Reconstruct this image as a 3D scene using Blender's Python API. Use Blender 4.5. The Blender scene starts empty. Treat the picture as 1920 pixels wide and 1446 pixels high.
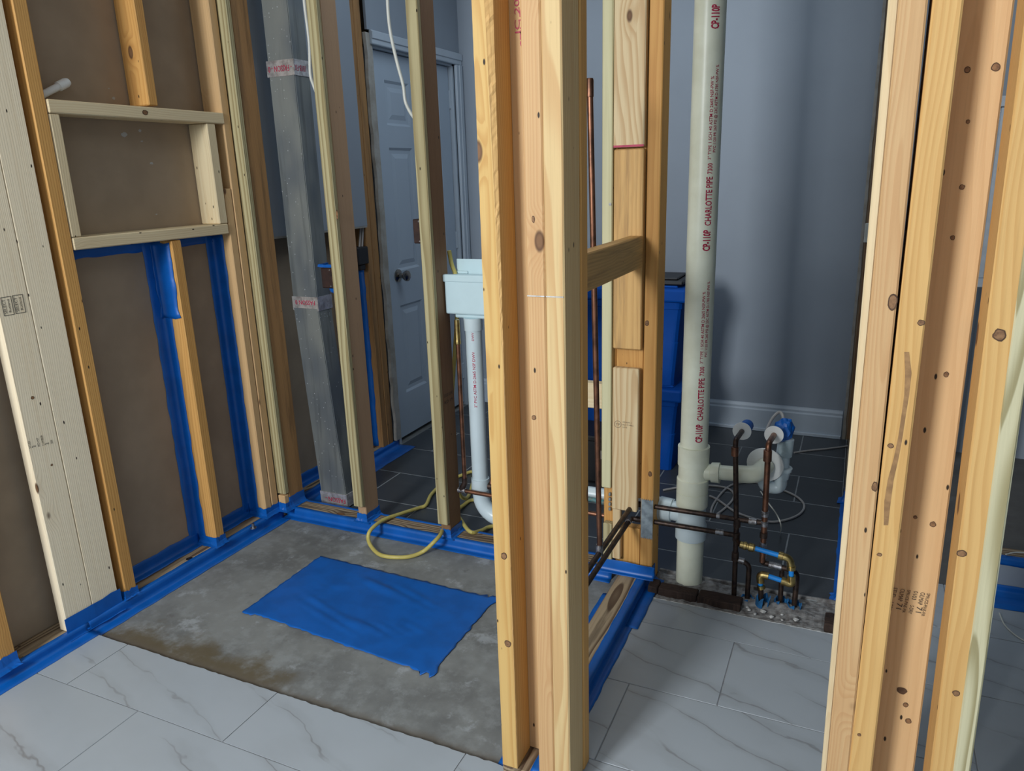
import bpy, bmesh, math, random
from mathutils import Vector as V, Matrix, noise
random.seed(7)
S = bpy.context.scene
COL = S.collection

# ------------------------------------------------------------------ camera
CAM = V((0, 0, 1.375))
R3 = Matrix(((0.90972656, -0.08525534, 0.40636082),
             (0.41408696, 0.2581575, -0.87286121),
             (-0.03048902, 0.96233374, 0.27015585)))
F = 1400.0
cd = bpy.data.cameras.new('camera'); cam = bpy.data.objects.new('camera', cd); COL.objects.link(cam)
cd.sensor_fit = 'HORIZONTAL'; cd.sensor_width = 36.0; cd.lens = 36.0 * F / 1920.0
cd.clip_start = 0.05; cd.clip_end = 100
m4_ = R3.to_4x4(); m4_.translation = CAM; cam.matrix_world = m4_
S.camera = cam

# ------------------------------------------------------------------ light
S.view_settings.view_transform = 'Standard'; S.view_settings.look = 'None'
S.view_settings.gamma = 1.0; S.view_settings.use_curve_mapping = False
S.view_settings.exposure = 0.0
w = bpy.data.worlds.new('world'); S.world = w; w.use_nodes = True
bg = w.node_tree.nodes['Background']
bg.inputs[0].default_value = (0.62, 0.80, 1.0, 1); bg.inputs[1].default_value = 0.57

def area(name, loc, target, sx, sy, power, col):
    l = bpy.data.lights.new(name, 'AREA'); l.shape = 'RECTANGLE'; l.size = sx; l.size_y = sy
    l.energy = power; l.color = col
    o = bpy.data.objects.new(name, l); COL.objects.link(o); o.location = loc
    o.rotation_euler = (V(target) - V(loc)).to_track_quat('-Z', 'Y').to_euler()
    return o
area('window_light', (-1.55, -2.3, 2.20), (-0.4, 1.6, 0.7), 0.65, 1.1, 142, (0.95, 0.98, 1.0))
area('overhead_fill', (-0.9, -0.1, 2.58), (-0.9, -0.1, 0.0), 1.3, 1.2, 10, (0.95, 0.98, 1.0))  # added fill from above for floor and left wall, no known fixture
area('utility_fill', (-0.95, 3.0, 2.58), (-0.95, 3.0, 0.0), 1.7, 1.0, 11, (0.74, 0.87, 1.0))  # added fill that brightens the utility room, no lamp known there

# ------------------------------------------------------------------ helpers
def world_of(o):
    m = o.matrix_basis.copy()
    if o.parent: m = world_of(o.parent) @ o.matrix_parent_inverse @ m
    return m

def pt(x, y, X=None, Y=None, Z=None):
    """the point of a plane X, Y or Z = const seen at pixel x, y"""
    d = R3 @ V(((x - 960) / F, -(y - 723) / F, -1.0))
    if X is not None: t = (X - CAM.x) / d.x
    elif Y is not None: t = (Y - CAM.y) / d.y
    else: t = (Z - CAM.z) / d.z
    return CAM + d * t

def tag(o, label, cat, group=None, kind=None):
    if label: o['label'] = label
    if cat: o['category'] = cat
    if group: o['group'] = group
    if kind: o['kind'] = kind
    return o

def obj(name, bm, mat, parent=None, smooth=False, label=None, auto=None):
    """world-space bmesh -> one object with its origin at its base"""
    xs = [v.co for v in bm.verts]
    lo = V((min(c.x for c in xs), min(c.y for c in xs), min(c.z for c in xs)))
    hi = V((max(c.x for c in xs), max(c.y for c in xs), max(c.z for c in xs)))
    c = V(((lo.x + hi.x) / 2, (lo.y + hi.y) / 2, lo.z))
    bmesh.ops.translate(bm, verts=bm.verts, vec=-c)
    me = bpy.data.meshes.new(name); bm.to_mesh(me); bm.free()
    o = bpy.data.objects.new(name, me); COL.objects.link(o); o.location = c
    mats = mat if isinstance(mat, (list, tuple)) else [mat]
    for m in mats: me.materials.append(m)
    if smooth:
        for p in me.polygons: p.use_smooth = True
    if parent:
        o.parent = parent; o.matrix_parent_inverse = world_of(parent).inverted()
    if label: o['label'] = label
    return o

def thing(name, label, cat, loc, group=None):
    o = bpy.data.objects.new(name, None); COL.objects.link(o); o.location = loc
    o.empty_display_size = 0.05
    return tag(o, label, cat, group)

def add_box(bm, x0, x1, y0, y1, z0, z1, bevel=0.0, seg=1, mi=0):
    vs = [bm.verts.new((x, y, z)) for x in (x0, x1) for y in (y0, y1) for z in (z0, z1)]
    idx = ((0, 1, 3, 2), (4, 6, 7, 5), (0, 4, 5, 1), (2, 3, 7, 6), (0, 2, 6, 4), (1, 5, 7, 3))
    fs = []
    for f in idx:
        fc = bm.faces.new([vs[i] for i in f]); fc.material_index = mi; fs.append(fc)
    bmesh.ops.recalc_face_normals(bm, faces=fs)
    if bevel > 0:
        es = list({e for f in fs for e in f.edges})
        bmesh.ops.bevel(bm, geom=es, offset=bevel, segments=seg, affect='EDGES', profile=0.5, clamp_overlap=True)
    return fs

def box(name, x0, x1, y0, y1, z0, z1, mat, parent=None, bevel=0.0, seg=1, label=None):
    bm = bmesh.new(); add_box(bm, x0, x1, y0, y1, z0, z1, bevel, seg)
    return obj(name, bm, mat, parent, label=label)

def struct(o): o['kind'] = 'structure'; return o

def lumber(name, x0, x1, y0, y1, z0, z1, mat, axis='Z', parent=None, bevel=0.003, label=None, p0=None, p1=None):
    """a bevelled board whose local Z runs along the grain; p0,p1 = leaning centre line"""
    if p0 is None:
        if axis == 'Z': p0 = V(((x0+x1)/2, (y0+y1)/2, z0)); p1 = p0 + V((0, 0, z1-z0)); a, b = x1-x0, y1-y0
        if axis == 'Y': p0 = V(((x0+x1)/2, y0, (z0+z1)/2)); p1 = p0 + V((0, y1-y0, 0)); a, b = x1-x0, z1-z0
        if axis == 'X': p0 = V((x0, (y0+y1)/2, (z0+z1)/2)); p1 = p0 + V((x1-x0, 0, 0)); a, b = z1-z0, y1-y0
    else: a, b = x1-x0, y1-y0
    L = (p1-p0).length
    bm = bmesh.new(); add_box(bm, -a/2, a/2, -b/2, b/2, 0, L, bevel)
    me = bpy.data.meshes.new(name); bm.to_mesh(me); bm.free(); me.materials.append(mat)
    o = bpy.data.objects.new(name, me); COL.objects.link(o)
    if axis == 'Y': o.rotation_euler = (-math.pi/2, 0, 0)
    elif axis == 'X': o.rotation_euler = (0, math.pi/2, 0)
    else:
        d = (p1-p0).normalized(); o.rotation_euler = V((0, 0, 1)).rotation_difference(d).to_euler()
    o.location = p0
    if parent:
        o.parent = parent; o.matrix_parent_inverse = world_of(parent).inverted()
    if label: o['label'] = label
    return o

def frame(d):
    d = d.normalized(); u = V((0, 0, 1)) if abs(d.z) < 0.9 else V((1, 0, 0))
    a = d.cross(u).normalized(); return a, d.cross(a).normalized()

def fillet(pts, r, n=6):
    out = [V(pts[0])]
    for i in range(1, len(pts)-1):
        p, a, b = V(pts[i]), V(pts[i-1]), V(pts[i+1])
        da, db = (a-p), (b-p); k = min(r, da.length*0.45, db.length*0.45)
        s, e = p+da.normalized()*k, p+db.normalized()*k
        for j in range(n+1):
            t = j/n; out.append(s*(1-t)**2 + p*2*t*(1-t) + e*t*t)
    out.append(V(pts[-1])); return out

def catmull(pts, n=6):
    P = [V(p) for p in pts]; P = [P[0]*2-P[1]] + P + [P[-1]*2-P[-2]]; out = []
    for i in range(1, len(P)-2):
        a, b, c, d = P[i-1:i+3]
        for j in range(n):
            t = j/n
            out.append(0.5*((2*b) + (c-a)*t + (2*a-5*b+4*c-d)*t*t + (3*b-a-3*c+d)*t**3))
    out.append(P[-2]); return out

def add_tube(bm, pts, r, n=12, cap=True):
    """r is a number or one radius per point"""
    pts = [V(p) for p in pts]; rs = r if isinstance(r, (list, tuple)) else [r]*len(pts)
    rings = []; a = None
    for i, p in enumerate(pts):
        d = (pts[min(i+1, len(pts)-1)] - pts[max(i-1, 0)])
        if d.length < 1e-9: d = V((0, 0, 1))
        d.normalize()
        if a is None: a, b = frame(d)
        else:
            a = (a - d*a.dot(d)); a = a.normalized() if a.length > 1e-6 else frame(d)[0]
            b = d.cross(a).normalized()
        rings.append([bm.verts.new(p + (a*math.cos(2*math.pi*k/n) + b*math.sin(2*math.pi*k/n))*rs[i]) for k in range(n)])
    for i in range(len(rings)-1):
        for k in range(n):
            bm.faces.new((rings[i][k], rings[i][(k+1) % n], rings[i+1][(k+1) % n], rings[i+1][k]))
    if cap:
        bm.faces.new(rings[0][::-1]); bm.faces.new(rings[-1])
    return rings

def smooth_by_angle(o, ang=0.6):
    me = o.data
    bm = bmesh.new(); bm.from_mesh(me)
    for f in bm.faces: f.smooth = True
    for e in bm.edges:
        if len(e.link_faces) == 2 and e.calc_face_angle(0) > ang: e.smooth = False
    bm.to_mesh(me); bm.free(); return o

def tube(name, pts, r, mat, parent=None, n=14, label=None):
    bm = bmesh.new(); add_tube(bm, pts, r, n)
    bmesh.ops.recalc_face_normals(bm, faces=bm.faces)
    return smooth_by_angle(obj(name, bm, mat, parent, label=label))

def lathe(name, p0, axis, prof, mat, parent=None, n=24, label=None):
    """prof: (distance along axis, radius)"""
    ax = V(axis).normalized(); p0 = V(p0)
    a, b = frame(ax); bm = bmesh.new(); rings = []
    for t, r in prof:
        rings.append([bm.verts.new(p0 + ax*t + (a*math.cos(2*math.pi*k/n) + b*math.sin(2*math.pi*k/n))*max(r, 1e-4)) for k in range(n)])
    for i in range(len(rings)-1):
        for k in range(n):
            bm.faces.new((rings[i][k], rings[i][(k+1) % n], rings[i+1][(k+1) % n], rings[i+1][k]))
    bm.faces.new(rings[0][::-1]); bm.faces.new(rings[-1])
    bmesh.ops.recalc_face_normals(bm, faces=bm.faces)
    return smooth_by_angle(obj(name, bm, mat, parent, label=label))

def text_bm(txt, size, width=None, bold=0.0):
    """flat lettering in the xy plane, x along the line, from a font curve"""
    c = bpy.data.curves.new('t', 'FONT'); c.body = txt; c.size = size; c.resolution_u = 2; c.offset = bold*size
    o = bpy.data.objects.new('t', c); COL.objects.link(o)
    dg = bpy.context.evaluated_depsgraph_get(); me = bpy.data.meshes.new_from_object(o.evaluated_get(dg))
    bm = bmesh.new(); bm.from_mesh(me)
    bpy.data.objects.remove(o); bpy.data.curves.remove(c); bpy.data.meshes.remove(me)
    if width:
        xm = max(v.co.x for v in bm.verts) - min(v.co.x for v in bm.verts)
        for v in bm.verts: v.co.x *= width/xm
    return bm

def text(name, txt, size, origin, xdir, ydir, mat, parent, width=None, lift=0.0006, fat=None):
    bm = text_bm(txt, size, width); xd, yd = V(xdir).normalized(), V(ydir).normalized(); nn = xd.cross(yd)
    for v in bm.verts: v.co = V(origin) + xd*v.co.x + yd*v.co.y + nn*lift
    return obj(name, bm, mat, parent)

def placed_text(items, mat, parent, place):
    """items: (text, size, width, x, y, bold); place maps local x, y to the world; one object per line of print"""
    for txt, size, width, x, y, bold in items:
        bm = text_bm(txt, size, width, bold)
        lo, hi = min(v.co.y for v in bm.verts), max(v.co.y for v in bm.verts); k = lo + 0.002
        while k < hi:
            bmesh.ops.bisect_plane(bm, geom=bm.verts[:]+bm.edges[:]+bm.faces[:], plane_co=(0, k, 0), plane_no=(0, 1, 0)); k += 0.0025
        for v in bm.verts: v.co = place(v.co.x + x, v.co.y + y)
        obj('lettering', bm, mat, parent)

def strip(name, p0, p1, prof, mat, label, seg=60, jit=0.003, wob=0.0012, seed=0, endj=0.006, cat='tape', parent=None, group=None, thick=0.0009):
    """adhesive tape: a cross-section of world offsets swept from p0 to p1 with torn, wavy edges"""
    p0, p1 = V(p0), V(p1); ax = (p1-p0); L = ax.length; ax.normalize(); bm = bmesh.new(); rows = []
    prof = [V(q) for q in prof]; dense = []
    for i in range(len(prof)-1):
        for k in range(3): dense.append(prof[i].lerp(prof[i+1], k/3))
    dense.append(prof[-1]); n = len(dense)
    for i in range(seg+1):
        t = i/seg; row = []
        for k, q in enumerate(dense):
            s = V((t*L*9 + seed*3.1, k*0.9, seed*1.7)); nv = noise.noise_vector(s)
            c = p0 + ax*(t*L) + q + nv*wob
            if k in (0, n-1):
                e = (dense[0]-dense[1]) if k == 0 else (dense[-1]-dense[-2])
                c += e.normalized()*(noise.noise(V((t*L*16+seed*5, k, seed)))*jit + noise.noise(V((t*L*70+seed, k, 3)))*jit*0.3)
            if i in (0, seg): c += ax*(noise.noise(V((k*1.3, seed, i)))*endj)
            row.append(bm.verts.new(c))
        rows.append(row)
    for i in range(seg):
        for k in range(n-1): bm.faces.new((rows[i][k], rows[i+1][k], rows[i+1][k+1], rows[i][k+1]))
    bmesh.ops.recalc_face_normals(bm, faces=bm.faces)
    o = obj(name, bm, mat, parent, smooth=True)
    md = o.modifiers.new('thickness', 'SOLIDIFY'); md.thickness = thick; md.offset = 0
    if not parent: tag(o, label, cat, group)
    return o

def collar(name, x0, x1, y0, y1, z0, z1, mat, label, sides='LFR', flare=0.02, seed=1, cat='tape', group=None):
    """tape wrapped round the foot of a stud, its lower edge flared on the plate"""
    pts = {'L': [(x0, y1), (x0, y0)], 'F': [(x0, y0), (x1, y0)], 'R': [(x1, y0), (x1, y1)]}
    path = []
    for s in sides:
        for q in pts[s]:
            if not path or (V(q)-V(path[-1])).length > 1e-6: path.append(q)
    dense = []
    for i in range(len(path)-1):
        a, b = V(path[i]), V(path[i+1]); k = 6
        for j in range(k): dense.append((a.lerp(b, j/k), (b-a)))
    dense.append((V(path[-1]), V(path[-1])-V(path[-2])))
    bm = bmesh.new(); rows = []
    prof = [(0.0012, z1), (0.0015, z0*0.6+z1*0.4), (0.003, z0+0.012), (flare*0.4, z0+0.004), (flare, z0+0.0015)]
    for i, (c, d) in enumerate(dense):
        nrm = V((d.y, -d.x)).normalized()
        if 0 < i < len(dense)-1:
            d0 = dense[i-1][1]; n0 = V((d0.y, -d0.x)).normalized(); nrm = (nrm+n0)/max(1.0, 1+nrm.dot(n0))
        row = []
        for k, (o_, z) in enumerate(prof):
            jz = noise.noise(V((i*0.7, k, seed)))*(0.007 if k == 0 else 0.002)
            jo = abs(noise.noise(V((i*0.9+seed, k*2.0, 5))))*0.006*(k > 0) + noise.noise(V((i*0.6, k, seed+9)))*0.006*(k == 4)
            row.append(bm.verts.new((c.x+nrm.x*(o_+jo), c.y+nrm.y*(o_+jo), max(z+jz, z0+0.0008) if k else z+jz)))
        rows.append(row)
    for i in range(len(rows)-1):
        for k in range(len(prof)-1): bm.faces.new((rows[i][k], rows[i+1][k], rows[i+1][k+1], rows[i][k+1]))
    bmesh.ops.recalc_face_normals(bm, faces=bm.faces)
    o = obj(name, bm, mat, smooth=False)
    md = o.modifiers.new('thickness', 'SOLIDIFY'); md.thickness = 0.0009; md.offset = 0
    return tag(o, label, cat, group)

# ------------------------------------------------------------------ materials
class NT:
    def __init__(s, name):
        s.m = bpy.data.materials.new(name); s.m.use_nodes = True; s.t = s.m.node_tree
        s.b = s.t.nodes['Principled BSDF']
    def n(s, typ, **kw):
        nd = s.t.nodes.new(typ)
        for k, v in kw.items():
            if k.startswith('i_'): s.set(nd.inputs[k[2:].replace('_', ' ')], v)
            elif k[0] == 'i' and k[1:].isdigit(): s.set(nd.inputs[int(k[1:])], v)
            else: setattr(nd, k, v)
        return nd
    def set(s, sock, v):
        if isinstance(v, bpy.types.NodeSocket): s.t.links.new(v, sock)
        else: sock.default_value = v
    def math(s, op, a, b=0.0, c=0.0, clamp=False):
        nd = s.n('ShaderNodeMath', operation=op, use_clamp=clamp, i0=a, i1=b)
        if op in ('MULTIPLY_ADD', 'SMOOTH_MIN'): s.set(nd.inputs[2], c)
        return nd.outputs[0]
    def vmath(s, op, a, b=None):
        nd = s.n('ShaderNodeVectorMath', operation=op, i0=a)
        if b is not None: s.set(nd.inputs[1], b)
        return nd.outputs[1] if op in ('LENGTH', 'DISTANCE') else nd.outputs[0]
    def step(s, x, lo, hi):
        nd = s.n('ShaderNodeMapRange', interpolation_type='SMOOTHSTEP')
        s.set(nd.inputs[0], x); nd.inputs[1].default_value = lo; nd.inputs[2].default_value = hi
        nd.inputs[3].default_value = 0; nd.inputs[4].default_value = 1; return nd.outputs[0]
    def mix(s, f, a, b, bt='MIX'):
        nd = s.n('ShaderNodeMix', data_type='RGBA', blend_type=bt); s.set(nd.inputs[0], f)
        for k, v in ((6, a), (7, b)): s.set(nd.inputs[k], v if isinstance(v, bpy.types.NodeSocket) else (*v, 1))
        return nd.outputs[2]
    def noise(s, vec, scale, detail=3.0, rough=0.55):
        nd = s.n('ShaderNodeTexNoise', i_Scale=scale, i_Detail=detail, i_Roughness=rough); s.set(nd.inputs['Vector'], vec); return nd
    def obj(s, seed=True):
        c = s.n('ShaderNodeTexCoord').outputs['Object']
        if not seed: return c, c
        r = s.n('ShaderNodeObjectInfo').outputs['Random']
        off = s.n('ShaderNodeCombineXYZ', i0=s.math('MULTIPLY', r, 17.0), i1=s.math('MULTIPLY', r, 31.0), i2=s.math('MULTIPLY', r, 53.0)).outputs[0]
        s.r = r
        return c, s.vmath('ADD', c, off)
    def fin(s, col=None, rough=0.6, bump=None, bs=0.2, metal=0.0, spec=0.5, bd=0.002):
        if col is not None: s.set(s.b.inputs['Base Color'], col if isinstance(col, bpy.types.NodeSocket) else (*col, 1))
        s.set(s.b.inputs['Roughness'], rough); s.set(s.b.inputs['Metallic'], metal); s.set(s.b.inputs['Specular IOR Level'], spec)
        if bump is not None:
            nd = s.n('ShaderNodeBump', i_Strength=bs, i_Distance=bd); s.set(nd.inputs['Height'], bump)
            s.t.links.new(nd.outputs[0], s.b.inputs['Normal'])
        return s.m

def wood(name, light, dark, ring=0.006, dist=0.02, ringmix=0.55, knots=0.6, weather=0.0, wcol=(0.10, 0.06, 0.03), streak=0.12, pith=(0.03, 0.075), rough=0.62, nails=0.8, blotch=0.25):
    t = NT(name); c, cs = t.obj()
    cz = t.vmath('MULTIPLY', cs, (1, 1, 0.16))
    # knots
    kv = t.vmath('MULTIPLY', cs, (11, 11, 5.5))
    vo = t.n('ShaderNodeTexVoronoi', i_Scale=1.0); t.set(vo.inputs['Vector'], kv)
    gate = t.math('GREATER_THAN', t.n('ShaderNodeSeparateColor', i0=vo.outputs['Color']).outputs[0], 1-knots*0.55)
    kd = vo.outputs['Distance']
    kf = t.math('MULTIPLY', t.step(kd, 0.42, 0.0), gate)
    core = t.math('MULTIPLY', t.step(kd, 0.135, 0.085), gate)
    # growth rings about an off-centre pith
    nz = t.noise(cz, 7.0, 2.0).outputs['Color']
    dd = t.vmath('MULTIPLY', t.vmath('SUBTRACT', nz, (0.5, 0.5, 0.5)), (dist*2.2, dist*2.2, 0))
    px = t.math('MULTIPLY_ADD', t.math('SINE', t.math('MULTIPLY', t.r, 91.0)), pith[0], 0.0)
    po = t.n('ShaderNodeCombineXYZ', i0=px, i1=pith[1], i2=0.0).outputs[0]
    q = t.vmath('MULTIPLY', t.vmath('ADD', t.vmath('ADD', c, dd), po), (1, 1, 0))
    rr = t.math('ADD', t.vmath('LENGTH', q), t.math('MULTIPLY', kf, 0.018))
    fr = t.math('FRACT', t.math('DIVIDE', rr, ring))
    ringf = t.math('MULTIPLY', t.step(fr, 0.25, 0.85), t.step(fr, 1.0, 0.9))
    fib = t.noise(t.vmath('MULTIPLY', cs, (260, 260, 5)), 1.0, 4.0).outputs[0]
    fib2 = t.noise(t.vmath('MULTIPLY', cs, (60, 60, 1.2)), 1.0, 2.0).outputs[0]
    big = t.noise(t.vmath('MULTIPLY', cs, (7, 7, 1.6)), 1.0, 3.0).outputs[0]
    ld = t.mix(t.math('MULTIPLY', ringf, ringmix), light, dark)
    ld = t.mix(t.math('MULTIPLY', t.step(big, 0.42, 0.7), blotch), ld, dark)
    ld = t.mix(t.math('MULTIPLY', t.step(fib, 0.5, 0.75), streak), ld, tuple(x*0.45 for x in dark))
    ld = t.mix(t.math('MULTIPLY', t.step(fib2, 0.5, 0.72), 0.30), ld, dark)
    ld = t.mix(t.math('MULTIPLY', kf, 0.35), ld, dark)
    kcol = t.mix(t.step(kd, 0.05, 0.12), (0.20, 0.10, 0.045), (0.07, 0.03, 0.014))
    ld = t.mix(core, ld, kcol)
    if weather:
        wn = t.noise(t.vmath('MULTIPLY', cs, (34, 34, 2.4)), 1.0, 4.0, 0.65).outputs[0]
        ld = t.mix(t.math('MULTIPLY', t.step(wn, 0.46, 0.68), weather), ld, wcol)
    if nails:
        nv = t.n('ShaderNodeTexVoronoi', i_Scale=1.0); t.set(nv.inputs['Vector'], t.vmath('MULTIPLY', cs, (36, 36, 15)))
        g = t.math('GREATER_THAN', t.n('ShaderNodeSeparateColor', i0=nv.outputs['Color']).outputs[1], 1-0.42*nails)
        ld = t.mix(t.math('MULTIPLY', t.step(nv.outputs['Distance'], 0.10, 0.06), g), ld, (0.03, 0.02, 0.012))
    h = t.math('ADD', t.math('MULTIPLY', fib, 0.7), t.math('MULTIPLY', ringf, 0.3))
    return t.fin(ld, rough, h, 0.22, spec=0.3)

W = {}
W['fir'] = wood('wood_fir_orange', (0.670, 0.368, 0.114), (0.478, 0.216, 0.055), ring=0.007, ringmix=0.5)
W['firlit'] = wood('wood_fir_yellow', (0.617, 0.403, 0.146), (0.490, 0.258, 0.073), ring=0.0085, dist=0.03, ringmix=0.6)
W['pink'] = wood('wood_spruce_pink', (0.607, 0.388, 0.189), (0.495, 0.267, 0.115), ring=0.004, ringmix=0.5)
W['pale'] = wood('wood_pine_pale', (0.644, 0.467, 0.228), (0.508, 0.282, 0.114), ring=0.008, dist=0.03, ringmix=0.6, blotch=0.1)
W['tan'] = wood('wood_spruce_tan', (0.660, 0.432, 0.213), (0.540, 0.318, 0.143), ring=0.005, ringmix=0.3)
W['grey'] = wood('wood_spruce_whitish', (0.94, 0.81, 0.585), (0.78, 0.61, 0.39), ring=0.006, ringmix=0.3, knots=0.45, blotch=0.15, nails=1.2)
W['white'] = wood('wood_spruce_white', (0.74, 0.62, 0.40), (0.60, 0.44, 0.24), ring=0.006, ringmix=0.4, knots=0.4)
W['treated'] = wood('wood_treated_strip', (0.476, 0.416, 0.234), (0.264, 0.204, 0.093), ring=0.0075, dist=0.008, ringmix=0.85, knots=0.15, blotch=0.05, nails=0.6)
W['firor'] = wood('wood_fir_amber', (0.66, 0.405, 0.15), (0.52, 0.275, 0.085), ring=0.0085, dist=0.03, ringmix=0.5)
W['stripb'] = wood('wood_treated_pale', (0.64, 0.60, 0.37), (0.40, 0.35, 0.18), ring=0.0075, dist=0.008, ringmix=0.6, knots=0.1, blotch=0.05, nails=0.6)
W['tanb'] = wood('wood_spruce_brown', (0.47, 0.30, 0.175), (0.37, 0.22, 0.12), ring=0.005, ringmix=0.3)
W['flat'] = wood('wood_fir_tan', (0.70, 0.46, 0.235), (0.55, 0.32, 0.145), ring=0.007, ringmix=0.3, knots=1.0)
W['wavy'] = wood('wood_treated_wavy', (0.576, 0.528, 0.336), (0.296, 0.248, 0.120), ring=0.0105, dist=0.03, ringmix=0.9, knots=0.1, blotch=0.05, nails=0.3)
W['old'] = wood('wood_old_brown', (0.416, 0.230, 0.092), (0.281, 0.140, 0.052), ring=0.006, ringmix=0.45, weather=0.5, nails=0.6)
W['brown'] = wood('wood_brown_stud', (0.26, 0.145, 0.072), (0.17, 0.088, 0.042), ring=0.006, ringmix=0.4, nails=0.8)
W['rough'] = wood('wood_rough_board', (0.686, 0.420, 0.160), (0.499, 0.270, 0.092), ring=0.008, ringmix=0.4, weather=0.5, wcol=(0.26, 0.155, 0.075), nails=0.2, streak=0.3)
W['plate'] = wood('wood_weathered_plate', (0.40, 0.31, 0.20), (0.10, 0.060, 0.036), ring=0.013, dist=0.035, ringmix=0.95, weather=0.6, wcol=(0.05, 0.032, 0.02), rough=0.8)
W['ply'] = wood('wood_pine_board', (0.704, 0.554, 0.326), (0.510, 0.317, 0.150), ring=0.014, dist=0.06, ringmix=0.7, knots=0.15, blotch=0.1, nails=0.4, pith=(0.05, 0.05))
W['dirt'] = wood('wood_rotten', (0.055, 0.034, 0.026), (0.025, 0.016, 0.013), ring=0.01, weather=0.7, wcol=(0.02, 0.014, 0.012), rough=0.85)

def plain(name, col, rough=0.5, metal=0.0, var=0.12, sc=30.0, bump=0.0, spec=0.5, dark=None, bs=0.15):
    t = NT(name); c, cs = t.obj()
    n = t.noise(cs, sc, 4.0).outputs[0]
    col2 = dark if dark else tuple(x*(1-var) for x in col)
    cc = t.mix(t.step(n, 0.35, 0.7), col, col2)
    return t.fin(cc, rough, n if bump else None, bump or bs, metal, spec)

M = {}
M['tape'] = plain('painter_tape_blue', (0.001, 0.112, 0.46), 0.42, var=0.18, sc=14, bump=0.18)
M['paper'] = plain('drywall_brown_paper', (0.385, 0.295, 0.205), 0.85, var=0.16, sc=5, spec=0.2)
M['paint'] = plain('paint_blue_grey', (0.285, 0.33, 0.385), 0.55, var=0.05, sc=3)
M['trim'] = plain('paint_trim_white', (0.46, 0.53, 0.60), 0.4, var=0.05, sc=6)
M['door'] = plain('paint_door_white', (0.42, 0.50, 0.585), 0.42, var=0.04, sc=4)
M['gyps'] = plain('gypsum_edge', (0.40, 0.39, 0.36), 0.9, dark=(0.30, 0.28, 0.24), sc=14)
M['pvc'] = plain('pvc_cream', (0.80, 0.83, 0.68), 0.34, dark=(0.70, 0.72, 0.57), sc=9)
M['pvcw'] = plain('pvc_white', (0.60, 0.70, 0.73), 0.3, var=0.06, sc=9)
M['cap'] = plain('pvc_bright_white', (0.86, 0.88, 0.86), 0.35, var=0.08, sc=14)
M['copper'] = plain('copper_aged', (0.27, 0.125, 0.075), 0.42, 0.9, dark=(0.12, 0.062, 0.042), sc=26)
M['copperd'] = plain('copper_dark', (0.085, 0.055, 0.042), 0.45, 0.75, dark=(0.035, 0.026, 0.024), sc=55)
M['copperg'] = plain('copper_verdigris', (0.06, 0.25, 0.27), 0.6, 0.2, dark=(0.14, 0.09, 0.06), sc=40)
M['solder'] = plain('solder_silver', (0.40, 0.40, 0.42), 0.4, 0.9, dark=(0.10, 0.09, 0.085), sc=90)
M['brass'] = plain('brass', (0.52, 0.39, 0.15), 0.32, 1.0, dark=(0.33, 0.24, 0.10), sc=60)
M['pex'] = plain('pex_blue', (0.01, 0.24, 0.72), 0.4, var=0.1)
M['sleeve'] = plain('sleeve_blue', (0.012, 0.13, 0.33), 0.6, var=0.5, sc=40)
M['zinc'] = plain('zinc_plate', (0.36, 0.43, 0.47), 0.42, 0.55, dark=(0.20, 0.24, 0.27), sc=40)
M['duct'] = None
M['ductplain'] = plain('duct_galvanised', (0.34, 0.37, 0.40), 0.36, 0.75, dark=(0.24, 0.27, 0.30), sc=12)
M['foil'] = plain('foil_tape', (0.72, 0.70, 0.69), 0.25, 0.6, dark=(0.42, 0.39, 0.38), sc=45, bump=0.5)
M['hose'] = plain('hose_yellow', (0.56, 0.47, 0.13), 0.45, var=0.15)
M['cable'] = plain('cable_white', (0.62, 0.63, 0.57), 0.45, var=0.1)
M['cableg'] = plain('cable_grey', (0.42, 0.40, 0.38), 0.5, var=0.15)
M['bin'] = plain('plastic_bin_blue', (0.0005, 0.062, 0.33), 0.6, var=0.06, spec=0.15)
M['black'] = plain('plastic_black', (0.010, 0.010, 0.012), 0.5, var=0.3)
M['rust'] = plain('metal_rusty_box', (0.042, 0.018, 0.013), 0.65, 0.3, dark=(0.02, 0.010, 0.009), sc=30)
M['whitebox'] = plain('plastic_white_box', (0.56, 0.72, 0.76), 0.4, var=0.03)
M['steel'] = plain('steel_knob', (0.30, 0.27, 0.24), 0.22, 1.0, var=0.2)
M['grout'] = plain('grout_light', (0.27, 0.28, 0.29), 0.9, var=0.25, sc=30)
M['groutd'] = plain('grout_dark_floor', (0.27, 0.29, 0.30), 0.9, var=0.2, sc=30)
M['chip'] = plain('mortar_white', (0.62, 0.63, 0.62), 0.9, dark=(0.36, 0.35, 0.33), sc=80)
M['rubble'] = plain('mortar_grey', (0.27, 0.27, 0.265), 0.95, dark=(0.11, 0.10, 0.095), sc=45, bump=0.8)
M['red'] = plain('ink_red', (0.46, 0.008, 0.06), 0.5, var=0.2)
M['ink'] = plain('ink_black', (0.05, 0.042, 0.036), 0.7, var=0.2)
M['inkf'] = plain('ink_faded', (0.19, 0.14, 0.09), 0.7, var=0.2)
M['pinkink'] = plain('ink_pink', (0.52, 0.07, 0.13), 0.7, var=0.2)
M['ceil'] = plain('ceiling_white', (0.62, 0.62, 0.60), 0.9, var=0.04)
M['alu'] = plain('aluminium_frame', (0.55, 0.60, 0.65), 0.35, 0.6, var=0.1)
M['speck'] = plain('paper_torn_white', (0.50, 0.49, 0.46), 0.9, var=0.2)
M['plasticclear'] = plain('vinyl_clear_hose', (0.52, 0.54, 0.55), 0.35, var=0.2)

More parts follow.
